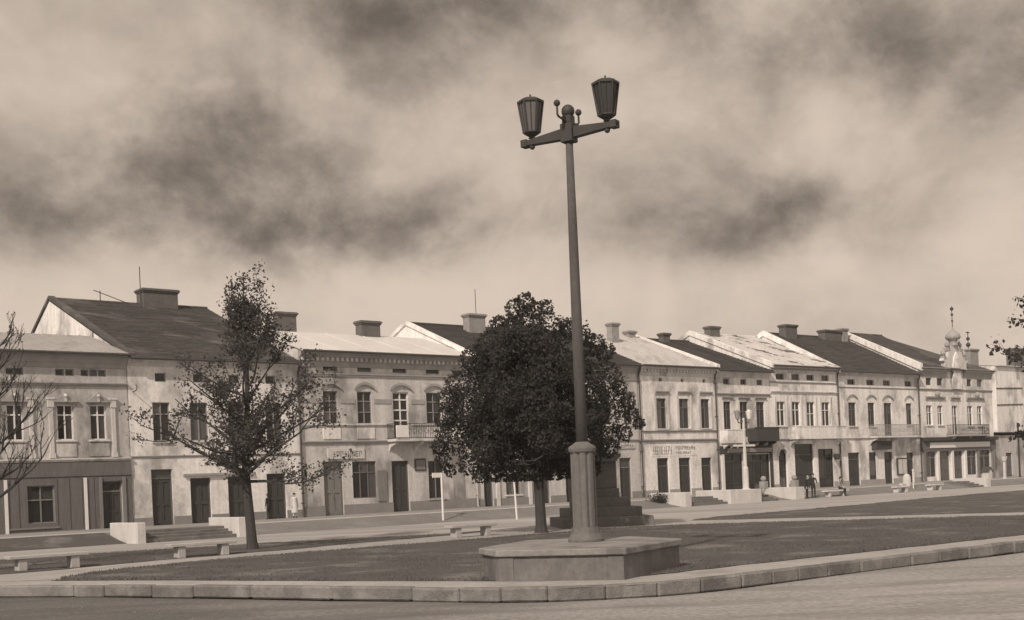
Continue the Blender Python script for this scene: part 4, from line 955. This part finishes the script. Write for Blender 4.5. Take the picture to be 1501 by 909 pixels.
# fluted shaft of the pedestal
pr = []; nf = 8
for i in range(nf * 6):
    a = 2 * math.pi * i / (nf * 6); k = i % 6; r_ = .272 if k in (1, 2, 3, 4) else (.228 if k == 0 else .25)
    pr.append((r_ * math.cos(a + .2), r_ * math.sin(a + .2)))
MB().prism(pr, .30, 1.98, 'z').build('pedestal', 'concrete_post', lamp)
MB().lathe([(.285, 1.98), (.305, 2.01), (.315, 2.07), (.30, 2.12), (.2, 2.17), (.15, 2.22)], 20).build('collar', 'concrete_post', lamp, smooth=False)
MB().lathe([(.13, 2.15), (.121, 4.5), (.102, 7.0), (.082, 9.0)], 18).build('shaft', 'shaft_stone', lamp, smooth=True)
AZ = 8.91
b = MB(); b.box(-.15, .15, -.14, .14, AZ - .0, AZ + .42); b.box(-.11, .11, -.11, .11, AZ + .42, AZ + .60); hd = b.build('arm_block', 'iron', lamp, bevel=.015)
for sg_ in (-1, 1):
    b = MB(); L_ = 1.24
    b.prism([(sg_ * .15, AZ + .08), (sg_ * L_, AZ + .13), (sg_ * L_, AZ + .23), (sg_ * .15, AZ + .33)], -.08, .08, 'y')
    b.box(min(sg_ * L_, sg_ * (L_ - .16)), max(sg_ * L_, sg_ * (L_ - .16)), -.1, .1, AZ + .1, AZ + .27)
    arm = b.build('arm', 'iron', lamp, bevel=.01)
    lantern(lamp, (sg_ * (L_ - .26), 0, AZ + .24))
    MB().ball((sg_ * (L_ - .26), 0, AZ + .09), .065).build('arm_drop', 'iron', arm)
b = MB(); b.ball((0, 0, AZ + .70), .15, 16, 12); b.build('ball', 'iron', lamp, smooth=True)
for sg_ in (-1, 1):
    b = MB(); b.tube([(0, sg_ * .12, AZ + .46), (0, sg_ * .42, AZ + .5), (0, sg_ * .46, AZ + .54), (0, sg_ * .46, AZ + .72)], .025, 6); b.ball((0, sg_ * .46, AZ + .78), .075, 10, 8); b.build('side_finial', 'iron', lamp)

# small white twin lamp on the stairs
sl_ = thing('small_lamp_post', 'small white twin-armed lamp post on a white stair wall', 'lamp post', 46.7, 8.6, .86)
MB().lathe([(.3, 0), (.3, .06), (.2, .1), (.2, 1.45), (.13, 1.6)], 10).build('pedestal', 'concrete_white', sl_)
MB().lathe([(.13, 1.55), (.11, 3.4), (.08, 4.9)], 10).build('shaft', 'concrete_white', sl_)
MB().box(-1.1, 1.1, -.03, .03, 2.95, 3.08).build('cross_bar', 'frame_white', sl_)
for sg_ in (-1, 1):
    b = MB(); b.tube([(0, 0, 4.75), (sg_ * .3, 0, 4.55), (sg_ * .55, 0, 4.6), (sg_ * .6, 0, 4.8)], .04, 6); b.build('arm', 'iron', sl_)
    MB().lathe([(.06, 4.78), (.14, 4.85), (.22, 5.3), (.24, 5.34), (.06, 5.46), (.01, 5.5)], 6, (sg_ * .6, 0)).build('lantern', 'lantern_glass' if sg_ < 0 else 'frame_white', sl_)
for (u_, v_, z_) in ((48.2, 8.9, .86), (50.9, 9.2, .84)):
    t = thing('stone_post', 'short stone ball-topped post beside the small white twin lamp' if u_ < 50 else 'short stone ball-topped post on the wall behind the standing couple', 'post', u_ + (.3 if u_ > 50 else 0), v_, z_, 'stone posts on the stair walls')
    MB().box(-.22, .22, -.22, .22, 0, .5).build('shaft', 'concrete', t, bevel=.02); MB().ball((0, 0, .68), .2).build('ball_top', 'concrete', t)

# ================================================================== MONUMENT IN THE TREE'S SHADE
mo = thing('monument', 'dark stepped stone pedestal in the shade of the dense tree', 'monument', 17.9, 24.5, 0)
mo.rotation_euler = (0, 0, R(6))
for k in range(4): MB().box(-1.95 + .4 * k, 1.95 - .4 * k, -1.95 + .4 * k, 1.95 - .4 * k, -.02 + .4 * k, .4 * (k + 1) - .004).build('step', 'monument_stone', mo, bevel=.02)
MB().box(-.68, .68, -.68, .68, 1.6, 2.75).build('die', 'monument_stone', mo, bevel=.03)
MB().prism([(-.7, 2.75), (-.7, 2.82), (-.86, 2.95), (-.86, 3.08), (.86, 3.08), (.86, 2.95), (.7, 2.82), (.7, 2.75)], -.86, .86, 'y').build('cap', 'monument_stone', mo)
MB().lathe([(.5, 3.08), (.36, 3.3), (.3, 3.6), (.26, 5.0), (.36, 5.1), (.2, 5.3), (.02, 5.5)], 10).build('column', 'monument_stone', mo)

# ================================================================== BENCHES
GB = 'concrete benches'
def bench(u, v, label, mat='bench_stone', ln=2.35, src=None, rz=0.0):
    t = thing('bench', label, 'bench', u, v, 0, GB); t.rotation_euler = (0, 0, ANG + rz)
    MB().box(-ln / 2, ln / 2, -.26, .26, .37, .47).build('seat', mat, t, bevel=.015)
    for x in (-ln * .33, ln * .33): MB().box(x - .13, x + .13, -.2, .2, -.01, .366).build('leg', mat, t, bevel=.015)
    return t
bench(-6.4, 26.1, 'plain concrete bench on the lawn in front of the dark wooden shopfront')
bench(-1.0, 25.15, 'plain concrete bench in front of the low stone stairs')
bench(9.9, 25.7, 'plain concrete bench beside the trunk of the dense tree', ln=2.2)
bench(56.3, 8.9, 'white bench with the seated person on it', 'concrete_white', 2.7)
bench(64.0, 9.3, 'white bench below the house with the display case', 'concrete_white', 1.7)
bench(68.7, 9.3, 'white bench between the display case and the stairs of the end house', 'concrete_white', 1.9)

# ================================================================== SIGN POSTS AND SMALL THINGS
t = thing('sign_post', 'thin white post with a small arm sign before the grey balcony house', 'sign', 21.1, 8.5, .1)
MB().tube([(0, 0, -.1), (0, 0, 2.62)], .06, 8).build('post', 'frame_white', t); MB().box(-.62, .07, -.03, .03, 2.36, 2.62).build('sign_arm', 'frame_white', t, bevel=.01)
t = thing('marker_post', 'thin leaning white post on the street edge near the dense tree', 'post', 23.5, 12, 0)
MB().tube([(0, 0, -.05), (-.1, 0, 2.1)], .055, 8).build('post', 'frame_white', t); MB().lathe([(.09, 2.08), (.09, 2.14), (.02, 2.2)], 8, (-.1, 0)).build('cap', 'frame_white', t)
t = thing('marker_post', 'thin white post standing before the house with the display case', 'post', 67.8, 8, 0)
MB().tube([(0, 0, -.05), (0, 0, 1.65)], .05, 8).build('post', 'frame_white', t); MB().lathe([(.08, 1.62), (.08, 1.68), (.02, 1.73)], 8).build('cap', 'frame_white', t)
t = thing('stair_pillar', 'rounded white pillar with a low cheek wall below the display case', 'pillar', 68.6, 6.9, 0)
MB().lathe([(.33, -.05), (.33, .95), (.28, 1.2), (.15, 1.35), (.02, 1.4)], 14).build('shaft', 'concrete_white', t); MB().box(-.9, -.34, -.16, .16, -.05, .62).build('cheek_wall', 'concrete_white', t, bevel=.03)
t = thing('bowl_post', 'white post with a bowl top on a low white plinth', 'post', 86.2, 6, 0)
MB().box(-1.9, 2.3, -.5, .5, -.05, .42).build('plinth', 'concrete_white', t, bevel=.02); MB().lathe([(.2, .42), (.2, .55), (.12, .6), (.11, 2.0), (.2, 2.1), (.32, 2.5), (.28, 2.5), (.05, 2.3)], 12, (-.75, 0)).build('post', 'concrete_white', t)
t = thing('wayside_shrine', 'small white gabled stone box on the pavement by the bowl post', 'shrine', 83.9, 5.2, .3)
MB().prism([(-.3, 0), (.3, 0), (.3, .95), (0, 1.25), (-.3, .95)], -.3, .3, 'y').build('body', 'concrete_white', t); MB().prism([(-.4, .93), (0, 1.33), (.4, .93), (.4, .86), (0, 1.26), (-.4, .86)], -.38, .38, 'y').build('roof', 'roof_black', t)
t = thing('utility_pole', 'slim dark pole standing before the grey annex', 'pole', 90.0, 5, 0); MB().tube([(0, 0, -.1), (0, 0, 5.2)], .09, 8).build('pole', 'iron', t); MB().lathe([(.12, 5.2), (.14, 5.3), (.02, 5.42)], 8).build('cap', 'iron', t)

# ================================================================== PEOPLE
def person(label, u, v, z, H, face, pose, mats, group=None):
    """one skinned body; pose gives joints in units of body height (x right, y forward, z up)"""
    P = {'pelvis': (0, 0, .53), 'waist': (0, 0, .62), 'chest': (0, 0, .74), 'neck': (0, .005, .835), 'headb': (0, .012, .875), 'head': (0, .018, .925), 'top': (0, .01, .975),
         'lsh': (-.105, 0, .80), 'lel': (-.135, -.01, .63), 'lwr': (-.14, .03, .49), 'lha': (-.14, .04, .45), 'rsh': (.105, 0, .80), 'rel': (.135, -.01, .63), 'rwr': (.14, .03, .49), 'rha': (.14, .04, .45),
         'lhi': (-.052, 0, .50), 'lkn': (-.056, .012, .28), 'lan': (-.058, -.005, .05), 'lto': (-.062, .07, .018), 'rhi': (.052, 0, .50), 'rkn': (.056, .012, .28), 'ran': (.058, -.005, .05), 'rto': (.062, .07, .018)}
    P.update(pose or {})
    Rr = {'pelvis': (.078, .06), 'waist': (.072, .055), 'chest': (.088, .06), 'neck': (.032, .032), 'headb': (.045, .05), 'head': (.05, .058), 'top': (.035, .04), 'sh': (.036, .036), 'el': (.027, .027), 'wr': (.02, .02), 'ha': (.022, .016),
          'hi': (.052, .052), 'kn': (.038, .038), 'an': (.026, .028), 'to': (.024, .018)}
    E_ = [('pelvis', 'waist'), ('waist', 'chest'), ('chest', 'neck'), ('neck', 'headb'), ('headb', 'head'), ('head', 'top')]
    for s in 'lr': E_ += [('chest', s + 'sh'), (s + 'sh', s + 'el'), (s + 'el', s + 'wr'), (s + 'wr', s + 'ha'), ('pelvis', s + 'hi'), (s + 'hi', s + 'kn'), (s + 'kn', s + 'an'), (s + 'an', s + 'to')]
    # fingers and thumb on each hand
    for s, sg in (('l', -1), ('r', 1)):
        hx, hy, hz = P[s + 'ha']
        for i, ln in enumerate((.03, .035, .033, .026)):
            k = s + 'f%d' % i; P[k] = (hx + .0, hy + (i - 1.5) * .011, hz - .012); P[k + 't'] = (hx - sg * .006, hy + (i - 1.5) * .013 + .004, hz - .012 - ln); Rr['f%d' % i] = (.0055, .0055); Rr['f%dt' % i] = (.005, .005); E_ += [(s + 'ha', k), (k, k + 't')]
        P[s + 'th'] = (hx - sg * .006, hy + .032, hz - .005); P[s + 'tht'] = (hx - sg * .01, hy + .038, hz - .028); Rr['th'] = (.006, .006); Rr['tht'] = (.005, .005); E_ += [(s + 'ha', s + 'th'), (s + 'th', s + 'tht')]
    names = list(P); me = bpy.data.meshes.new('body'); me.from_pydata([tuple(c * H for c in P[k]) for k in names], [(names.index(a), names.index(b)) for a, b in E_], [])
    ob = bpy.data.objects.new('body', me); col.objects.link(ob); sk = ob.modifiers.new('skin', 'SKIN'); sk.use_smooth_shade = True; sk.branch_smoothing = .4
    for i, k in enumerate(names):
        r = Rr.get(k) or Rr.get(k[1:]); me.skin_vertices[0].data[i].radius = (r[0] * H, r[1] * H); me.skin_vertices[0].data[i].use_root = (k == 'pelvis')
    ss = ob.modifiers.new('sub', 'SUBSURF'); ss.levels = 1; ss.render_levels = 1
    dg = bpy.context.evaluated_depsgraph_get(); m2 = bpy.data.meshes.new_from_object(ob.evaluated_get(dg)); bpy.data.objects.remove(ob)
    m2.materials.clear()
    for q in mats: m2.materials.append(M[q])      # 0 upper 1 lower 2 skin 3 hair 4 shoes
    hc = Vector(P['head']) * H; lz = [Vector(P[k]) * H for k in ('lha', 'rha')]; fz = [Vector(P[k]) * H for k in ('lto', 'rto', 'lan', 'ran')]
    waist = Vector(P['waist']) * H
    legs = [(Vector(P[s + a]) * H, Vector(P[s + b_]) * H) for s in 'lr' for a, b_ in (('hi', 'kn'), ('kn', 'an'))]
    def dseg(p, a, b_):
        t_ = max(0, min(1, (p - a).dot(b_ - a) / max((b_ - a).length_squared, 1e-9))); return (p - a - (b_ - a) * t_).length
    for f in m2.polygons:
        c = f.center; k = 0
        if (c - hc).length < .105 * H and c.z > P['neck'][2] * H: k = 3 if (c.z > hc.z + .018 * H or c.y < hc.y - .012 * H) else 2
        elif min((c - q).length for q in lz) < .055 * H: k = 2
        elif min((c - q).length for q in fz) < .045 * H: k = 4
        elif c.z < waist.z - .03 * H and min(dseg(c, a, b_) for a, b_ in legs) < min(dseg(c, Vector(P[s + 'el']) * H, Vector(P[s + 'wr']) * H) for s in 'lr'): k = 1
        f.material_index = k
    t = thing('person', label, 'person', u, v, z, group, ANG + face); o = bpy.data.objects.new('body', m2); col.objects.link(o); o.parent = t
    b = MB(); hx, hy, hz = hc     # face details and a cap of hair
    b.ball((hx, hy + .06 * H, hz - .005 * H), .012 * H, 6, 4)
    b.build('nose', mats[2], t)
    b = MB()
    for s in (-1, 1): b.ball((hx + s * .021 * H, hy + .052 * H, hz + .006 * H), .006 * H, 6, 4)
    b.build('eyes', 'hair', t); MB().box(hx - .018 * H, hx + .018 * H, hy + .046 * H, hy + .054 * H, hz - .03 * H, hz - .025 * H).build('mouth', 'cloth_mid', t)
    b = MB()
    for s in (-1, 1): b.ball((hx + s * .05 * H, hy, hz - .002 * H), .012 * H, 6, 4)
    b.build('ears', mats[2], t)
    MB().ball((hx, hy - .012 * H, hz + .016 * H), .058 * H, 10, 7).build('hair', mats[3], t, smooth=True)
    return t
D5 = ('cloth_dark', 'cloth_dark', 'skin', 'hair', 'cloth_dark')
person('person in dark clothes standing at the doorway of the pale house', 14.35, 1.1, tz, 1.5, R(20), {'rel': (.15, .02, .64), 'rwr': (.1, .09, .55), 'rha': (.08, .11, .53)}, D5)
pw = person('person in a long white coat standing near the downpipe', 15.95, 1.2, tz, 1.46, R(180), None, ('cloth_white', 'cloth_white', 'skin', 'hair', 'cloth_dark'))
MB().lathe([(.19, .32), (.17, .7), (.14, .95), (.15, 1.15), (.1, 1.21)], 14).build('coat', 'cloth_white', pw)
person('person in dark suit standing beside the white stair wall', 53.45, 9.1, 0, 1.78, R(150), {'lel': (-.15, .0, .64), 'lwr': (-.09, .08, .57), 'lha': (-.06, .1, .56)}, D5)
person('person in dark clothes with pale collar leaning by the stair wall', 52.5, 9.25, 0, 1.66, R(200), {'chest': (.0, .03, .735), 'neck': (0, .05, .825), 'headb': (0, .06, .865), 'head': (0, .068, .915), 'top': (0, .064, .965)}, ('cloth_dark', 'cloth_dark', 'skin', 'cloth_mid', 'cloth_dark'))
sit = {'pelvis': (0, 0, .34), 'waist': (0, .01, .43), 'chest': (0, .03, .56), 'neck': (0, .05, .65), 'headb': (0, .06, .69), 'head': (0, .07, .74), 'top': (0, .065, .79), 'lsh': (-.105, .03, .61), 'rsh': (.105, .03, .61),
       'lel': (-.13, .07, .46), 'rel': (.13, .07, .46), 'lwr': (-.09, .19, .39), 'rwr': (.09, .19, .39), 'lha': (-.08, .23, .385), 'rha': (.08, .23, .385), 'lhi': (-.052, .02, .325), 'rhi': (.052, .02, .325), 'lkn': (-.06, .25, .32), 'rkn': (.06, .25, .32), 'lan': (-.06, .23, .06), 'ran': (.06, .26, .06), 'lto': (-.065, .3, .02), 'rto': (.065, .33, .02)}
person('seated person in a pale shirt on the white bench', 57.0, 8.75, 0, 1.75, R(190), sit, ('cloth_mid', 'cloth_dark', 'skin', 'hair', 'cloth_dark'))

# ================================================================== TREES
def leaves_mesh(C, size, seed, mat, flat=.3, k=4):
    """C: (n,3) leaf positions -> pointed leaf faces turned every way"""
    r = np.random.RandomState(seed); n = len(C)
    d = r.normal(size=(n, 3)); d[:, 2] -= flat; d /= np.linalg.norm(d, axis=1)[:, None]
    e = r.normal(size=(n, 3)); e -= d * (e * d).sum(1)[:, None]; e /= np.linalg.norm(e, axis=1)[:, None]
    s = (size * r.uniform(.6, 1.35, n))[:, None]; nn = np.cross(d, e)
    v = np.stack([C - d * s * .5, C + e * s * .36 + nn * s * .1, C + d * s * .55, C - e * s * .36 + nn * s * .1], 1)
    return raw_mesh('crown', v.reshape(-1, 3), 4, mat)
def limb(b, p, d, ln, r0, r1, n, rr, wob, up=.0, ns=6):
    """wandering branch; returns its points"""
    pts = [Vector(p)]; d = Vector(d).normalized(); rad = [r0]
    for i in range(n):
        d = (d + Vector((rr.uniform(-wob, wob), rr.uniform(-wob, wob), rr.uniform(-wob, wob) + up))).normalized()
        pts.append(pts[-1] + d * (ln / n)); rad.append(r0 + (r1 - r0) * (i + 1) / n)
    b.tube(pts, rad, ns); return pts, rad

def young_tree():
    rr = random.Random(44); t = thing('young_tree', 'young sparse tree with thin leaves and many upright branches', 'tree', 1.75, 23.45, 0, None, 0.0)
    b = MB(); tr = [(0, 0, -.1), (-.03, .0, .6), (-.08, .02, 1.6), (-.14, .03, 2.7), (-.08, .03, 3.8), (.02, .0, 5.2), (.08, -.03, 6.8), (.06, .0, 8.4), (.04, .02, 9.6)]
    b.tube([(0, 0, -.1), (0, 0, .04), (0, 0, .25)], [.29, .23, .19], 10)
    b.tube(tr, [.21, .18, .16, .15, .125, .095, .065, .04, .012], 10)
    env = [(2.6, 1.6), (3.0, 3.1), (3.6, 3.6), (4.3, 3.75), (5.2, 3.6), (6.0, 3.1), (7.0, 2.1), (8.0, 1.2), (9.0, .5), (9.9, .1)]
    def R_(z): return float(np.interp(z, [e[0] for e in env], [e[1] for e in env]))
    def axis(z):
        zz = [p[2] for p in tr]; return Vector((np.interp(z, zz, [p[0] for p in tr]), np.interp(z, zz, [p[1] for p in tr]), z))
    Lf = []
    def twig(p, d, ln, r, lv):
        pts, rad = limb(b, p, d, ln, r, max(r * .3, .004), 4, rr, .28, .06, 5 if lv < 2 else 4)
        if lv >= 1:
            for q in pts[1 if lv > 1 else 2:]:
                for _ in range(3 if lv > 1 else 1): Lf.append(q + Vector((rr.gauss(0, .13), rr.gauss(0, .13), rr.gauss(0, .13))))
        if lv < 3:
            for k in range((5, 3, 2)[lv]):
                i = rr.randrange(1, len(pts)); base = pts[i - 1].lerp(pts[i], rr.random()); dd = (Vector(d).normalized() * .8 + Vector((rr.uniform(-1, 1), rr.uniform(-1, 1), rr.uniform(-.3, .9)))).normalized()
                twig(base, dd, ln * rr.uniform(.3, .5), r * .45, lv + 1)
    for k in range(26):
        z = 2.45 + 5.4 * (k / 25) ** 1.5; a = k * 2.4 + rr.uniform(-.3, .3); h = rr.uniform(.35, 1.2) if z < 3.4 else rr.uniform(.9, 2.0)
        zt = min(z + h * (1 if z > 3 else .7), 9.6); rad = R_(zt) * rr.uniform(.72, .98); p = axis(z); tgt = axis(zt) + Vector((math.cos(a) * rad, math.sin(a) * rad, 0))
        d = tgt - p; twig(p, d, d.length, .065 * (1 - .5 * (z - 2.5) / 6), 0)
    for k in range(17):
        z = 7.0 + 2.7 * k / 16; a = k * 2.4; p = axis(z); twig(p, (math.cos(a), math.sin(a), rr.uniform(.5, 1.3)), max(.25, R_(z) * 1.0), .014, 2)
    b.build('trunk', 'bark', t, fix=False)
    C = np.array([tuple(q) for q in Lf]); link('crown', leaves_mesh(C, .105, 4, 'leaf_mid'), t)
    return t
young_tree()

def dense_tree():
    rr = random.Random(5); t = thing('dense_tree', 'broad dense dark tree with full leafy crown beside the lamp', 'tree', 12.68, 26.63, 0, None, 0.0)
    k_ = .02672; b = MB()
    b.tube([(0, 0, -.1), (0, 0, .06), (0, 0, .3)], [.33, .27, .22], 10)
    tr = [(0, 0, -.1), (0, 0, .6), (-.02, 0, 1.5), (-.02, .02, 2.4), (.0, .0, 3.6), (.05, 0, 5.0), (.0, 0, 6.6), (-.05, 0, 8.2)]
    b.tube(tr, [.24, .215, .2, .2, .17, .13, .09, .04], 10)
    for k in range(22):
        z = 2.1 + 4.2 * k / 21; a = k * 2.4; d = Vector((math.cos(a), math.sin(a), rr.uniform(.25, .9))); pts, _ = limb(b, (0, 0, z), d, rr.uniform(2.2, 3.4) * (1 - .35 * k / 21), .1, .03, 6, rr, .2, .03)
        for q in pts[2:]: limb(b, q, (rr.uniform(-1, 1), rr.uniform(-1, 1), rr.uniform(-.2, .8)), rr.uniform(.6, 1.2), .03, .008, 4, rr, .3)
    b.build('trunk', 'bark', t, fix=False)
    base = (790, 781)
    clumps = [(766, 440, 15), (752, 450, 17), (780, 452, 14), (797, 449, 12), (770, 470, 26), (728, 474, 17), (745, 488, 28), (804, 478, 22), (832, 482, 17), (835, 505, 36), (712, 500, 22), (690, 522, 22), (715, 535, 36), (765, 520, 56), (868, 508, 18), (884, 518, 15), (672, 560, 26), (652, 580, 18), (648, 606, 18), (660, 632, 28),
              (638, 648, 13), (645, 668, 12), (690, 600, 46), (720, 640, 50), (760, 590, 72), (780, 650, 58), (835, 580, 66), (883, 556, 28), (878, 610, 36), (850, 650, 44), (905, 572, 13), (918, 592, 13), (924, 612, 12), (912, 640, 14), (934, 626, 9), (890, 660, 17), (716, 684, 22), (745, 690, 18), (775, 692, 20), (808, 692, 20), (845, 688, 20), (683, 676, 18), (868, 690, 13), (700, 694, 13), (730, 700, 11), (760, 701, 12), (795, 702, 12), (825, 700, 12), (655, 684, 10)]
    sph = []
    for x, y, r in clumps:
        zz = (base[1] - y) * k_; xx = (x - base[0]) * k_ - zz * -.042 * 1.0
        sph.append((xx, 0.0, zz, r * k_))
    core = list(sph)
    env = [(2.1, 1.8), (2.6, 3.1), (3.6, 3.9), (4.6, 4.0), (5.6, 3.6), (6.8, 2.9), (8.0, 1.8), (9.2, .7)]
    def R_(z): return float(np.interp(z, [e[0] for e in env], [e[1] for e in env]))
    for k in range(120):
        z = 2.6 + 4.9 * rr.random(); a = rr.uniform(0, 2 * math.pi)
        rad = R_(z) * rr.uniform(.4, .88); yy = math.sin(a) * rad; xx = math.cos(a) * rad * .74
        sph.append((xx - .1, yy, z, rr.uniform(.35, .75)))
    nrr = np.random.RandomState(8); Cs = []
    for i, (x, y, z, r) in enumerate(sph):
        n = int(1150 * r * r) + 80
        d = nrr.normal(size=(n, 3)); d /= np.linalg.norm(d, axis=1)[:, None]; rad = r * nrr.uniform(.55, 1.0, n) ** .6 * (1 + .08 * nrr.normal(size=n))
        Cs.append(np.array([x, y, z]) + d * rad[:, None])
    C = np.concatenate(Cs); C = C[C[:, 2] > 2.05]
    link('crown', leaves_mesh(C, .118, 3, 'leaf_dark'), t)
dense_tree()

def bare_tree():
    rr = random.Random(12); t = thing('bare_tree', 'nearly leafless tree whose thin branches reach across the dark shopfront house', 'tree', -8.1, 24.5, 0, None, 0.0)
    b = MB(); b.tube([(0, 0, -.15), (.0, 0, .1), (.04, 0, 1.2), (.05, .02, 2.2), (.1, .0, 3.6), (.1, 0, 5.2), (.15, 0, 7.4)], [.3, .22, .19, .17, .13, .08, .02], 10)
    Lf = []
    def grow(p, d, ln, r, lv):
        pts, rad = limb(b, p, d, ln, r, max(r * .35, .006), 7, rr, .12, .05, 6 if lv == 0 else 4)
        if lv > 1 and rr.random() < .35: Lf.append(pts[-1])
        if lv < 3:
            for k in range((5, 4, 2)[lv]):
                i = rr.randrange(2, len(pts)); d2 = (pts[i] - pts[i - 1]).normalized() + Vector((rr.uniform(-.8, .8), rr.uniform(-.8, .8), rr.uniform(-.1, .7))); grow(pts[i], d2, ln * rr.uniform(.35, .55), r * .5, lv + 1)
    for k in range(22):
        a = k * 2.4 + .3; z = 1.7 + 4.4 * k / 21; grow((.06, 0, z), (math.cos(a), math.sin(a), rr.uniform(.35, 1.0)), rr.uniform(2.0, 3.0) * (1 - .3 * k / 21), .05, 0)
    b.build('trunk', 'bark', t, fix=False)
    link('crown', leaves_mesh(np.array([tuple(q) for q in Lf]), .07, 2, 'leaf_mid'), t)
bare_tree()

def edge_tree():
    rr = random.Random(31); t = thing('maple_tree', 'loose-leaved tree at the lawn edge with drooping leaf sprays before the annex', 'tree', 16.9, 46.3, 0, None, 0.0)
    b = MB(); b.tube([(0, 0, -.15), (0, 0, .1), (0, 0, 1.5), (.05, 0, 3), (.0, 0, 4.5), (0, 0, 6.2)], [.34, .24, .2, .16, .1, .03], 10); Lf = []
    def grow(p, d, ln, r, lv):
        pts, rad = limb(b, p, d, ln, r, r * .35, 5, rr, .18, .0 if lv else .03, 6 if lv == 0 else 4)
        if lv:
            for q in pts[2:]:
                for _ in range(1): Lf.append(q + Vector((rr.gauss(0, .1), rr.gauss(0, .1), rr.gauss(-.05, .1))))
        if lv < 2:
            for k in range(5):
                i = rr.randrange(2, len(pts)); grow(pts[i], (pts[i] - pts[i - 1]).normalized() + Vector((rr.uniform(-.8, .8), rr.uniform(-.8, .8), rr.uniform(-.4, .5))), ln * rr.uniform(.3, .5), r * .45, lv + 1)
    for k in range(24):
        a = k * 2.4; z = 2.0 + 3.4 * k / 23; grow((0, 0, z), (math.cos(a), math.sin(a), rr.uniform(.3, .9)), rr.uniform(1.3, 1.9), .05, 0)
    b.build('trunk', 'bark', t, fix=False); link('crown', leaves_mesh(np.array([tuple(q) for q in Lf]), .15, 6, 'leaf_dark', .8), t)
edge_tree()

def shrub(u, v, z, r, h, label, seed, n=700):
    rr = random.Random(seed); t = thing('shrub', label, 'shrub', u, v, z, None, 0.0); b = MB(); Lf = []
    for k in range(9):
        a = k * 2.4; pts, _ = limb(b, (0, 0, -.03), (math.cos(a) * .7, math.sin(a) * .7, 1), h, .025, .006, 5, rr, .2, 0, 5)
        for q in pts[1:]:
            for _ in range(n // 45): Lf.append(q + Vector((rr.gauss(0, r * .28), rr.gauss(0, r * .28), abs(rr.gauss(0, r * .15)))))
    b.build('stems', 'bark', t, fix=False); link('foliage', leaves_mesh(np.array([tuple(q) for q in Lf]), .09, seed, 'leaf_shrub'), t)
shrub(39.2, 7.6, .2, .8, .6, 'low dark shrub at the foot of the white-walled stairs', 4, 900)

# ================================================================== HAZE: thin pale air between here and the far end of the row
def haze():
    m = bpy.data.materials.new('haze'); m.use_nodes = True; t = m.node_tree; t.nodes.clear()
    o = t.nodes.new('ShaderNodeOutputMaterial'); v = t.nodes.new('ShaderNodeVolumePrincipled')
    v.inputs['Color'].default_value = (.97, .96, .96, 1); v.inputs['Density'].default_value = .00035; v.inputs['Anisotropy'].default_value = .1
    t.links.new(v.outputs[0], o.inputs['Volume']); M['haze'] = m
    h = MB().box(-640, 640, -640, 640, -1.4, 19.0).build('haze', 'haze'); h['kind'] = 'stuff'; tag(h, 'thin pale haze in the air over the square', 'haze'); h.display_type = 'WIRE'
haze()
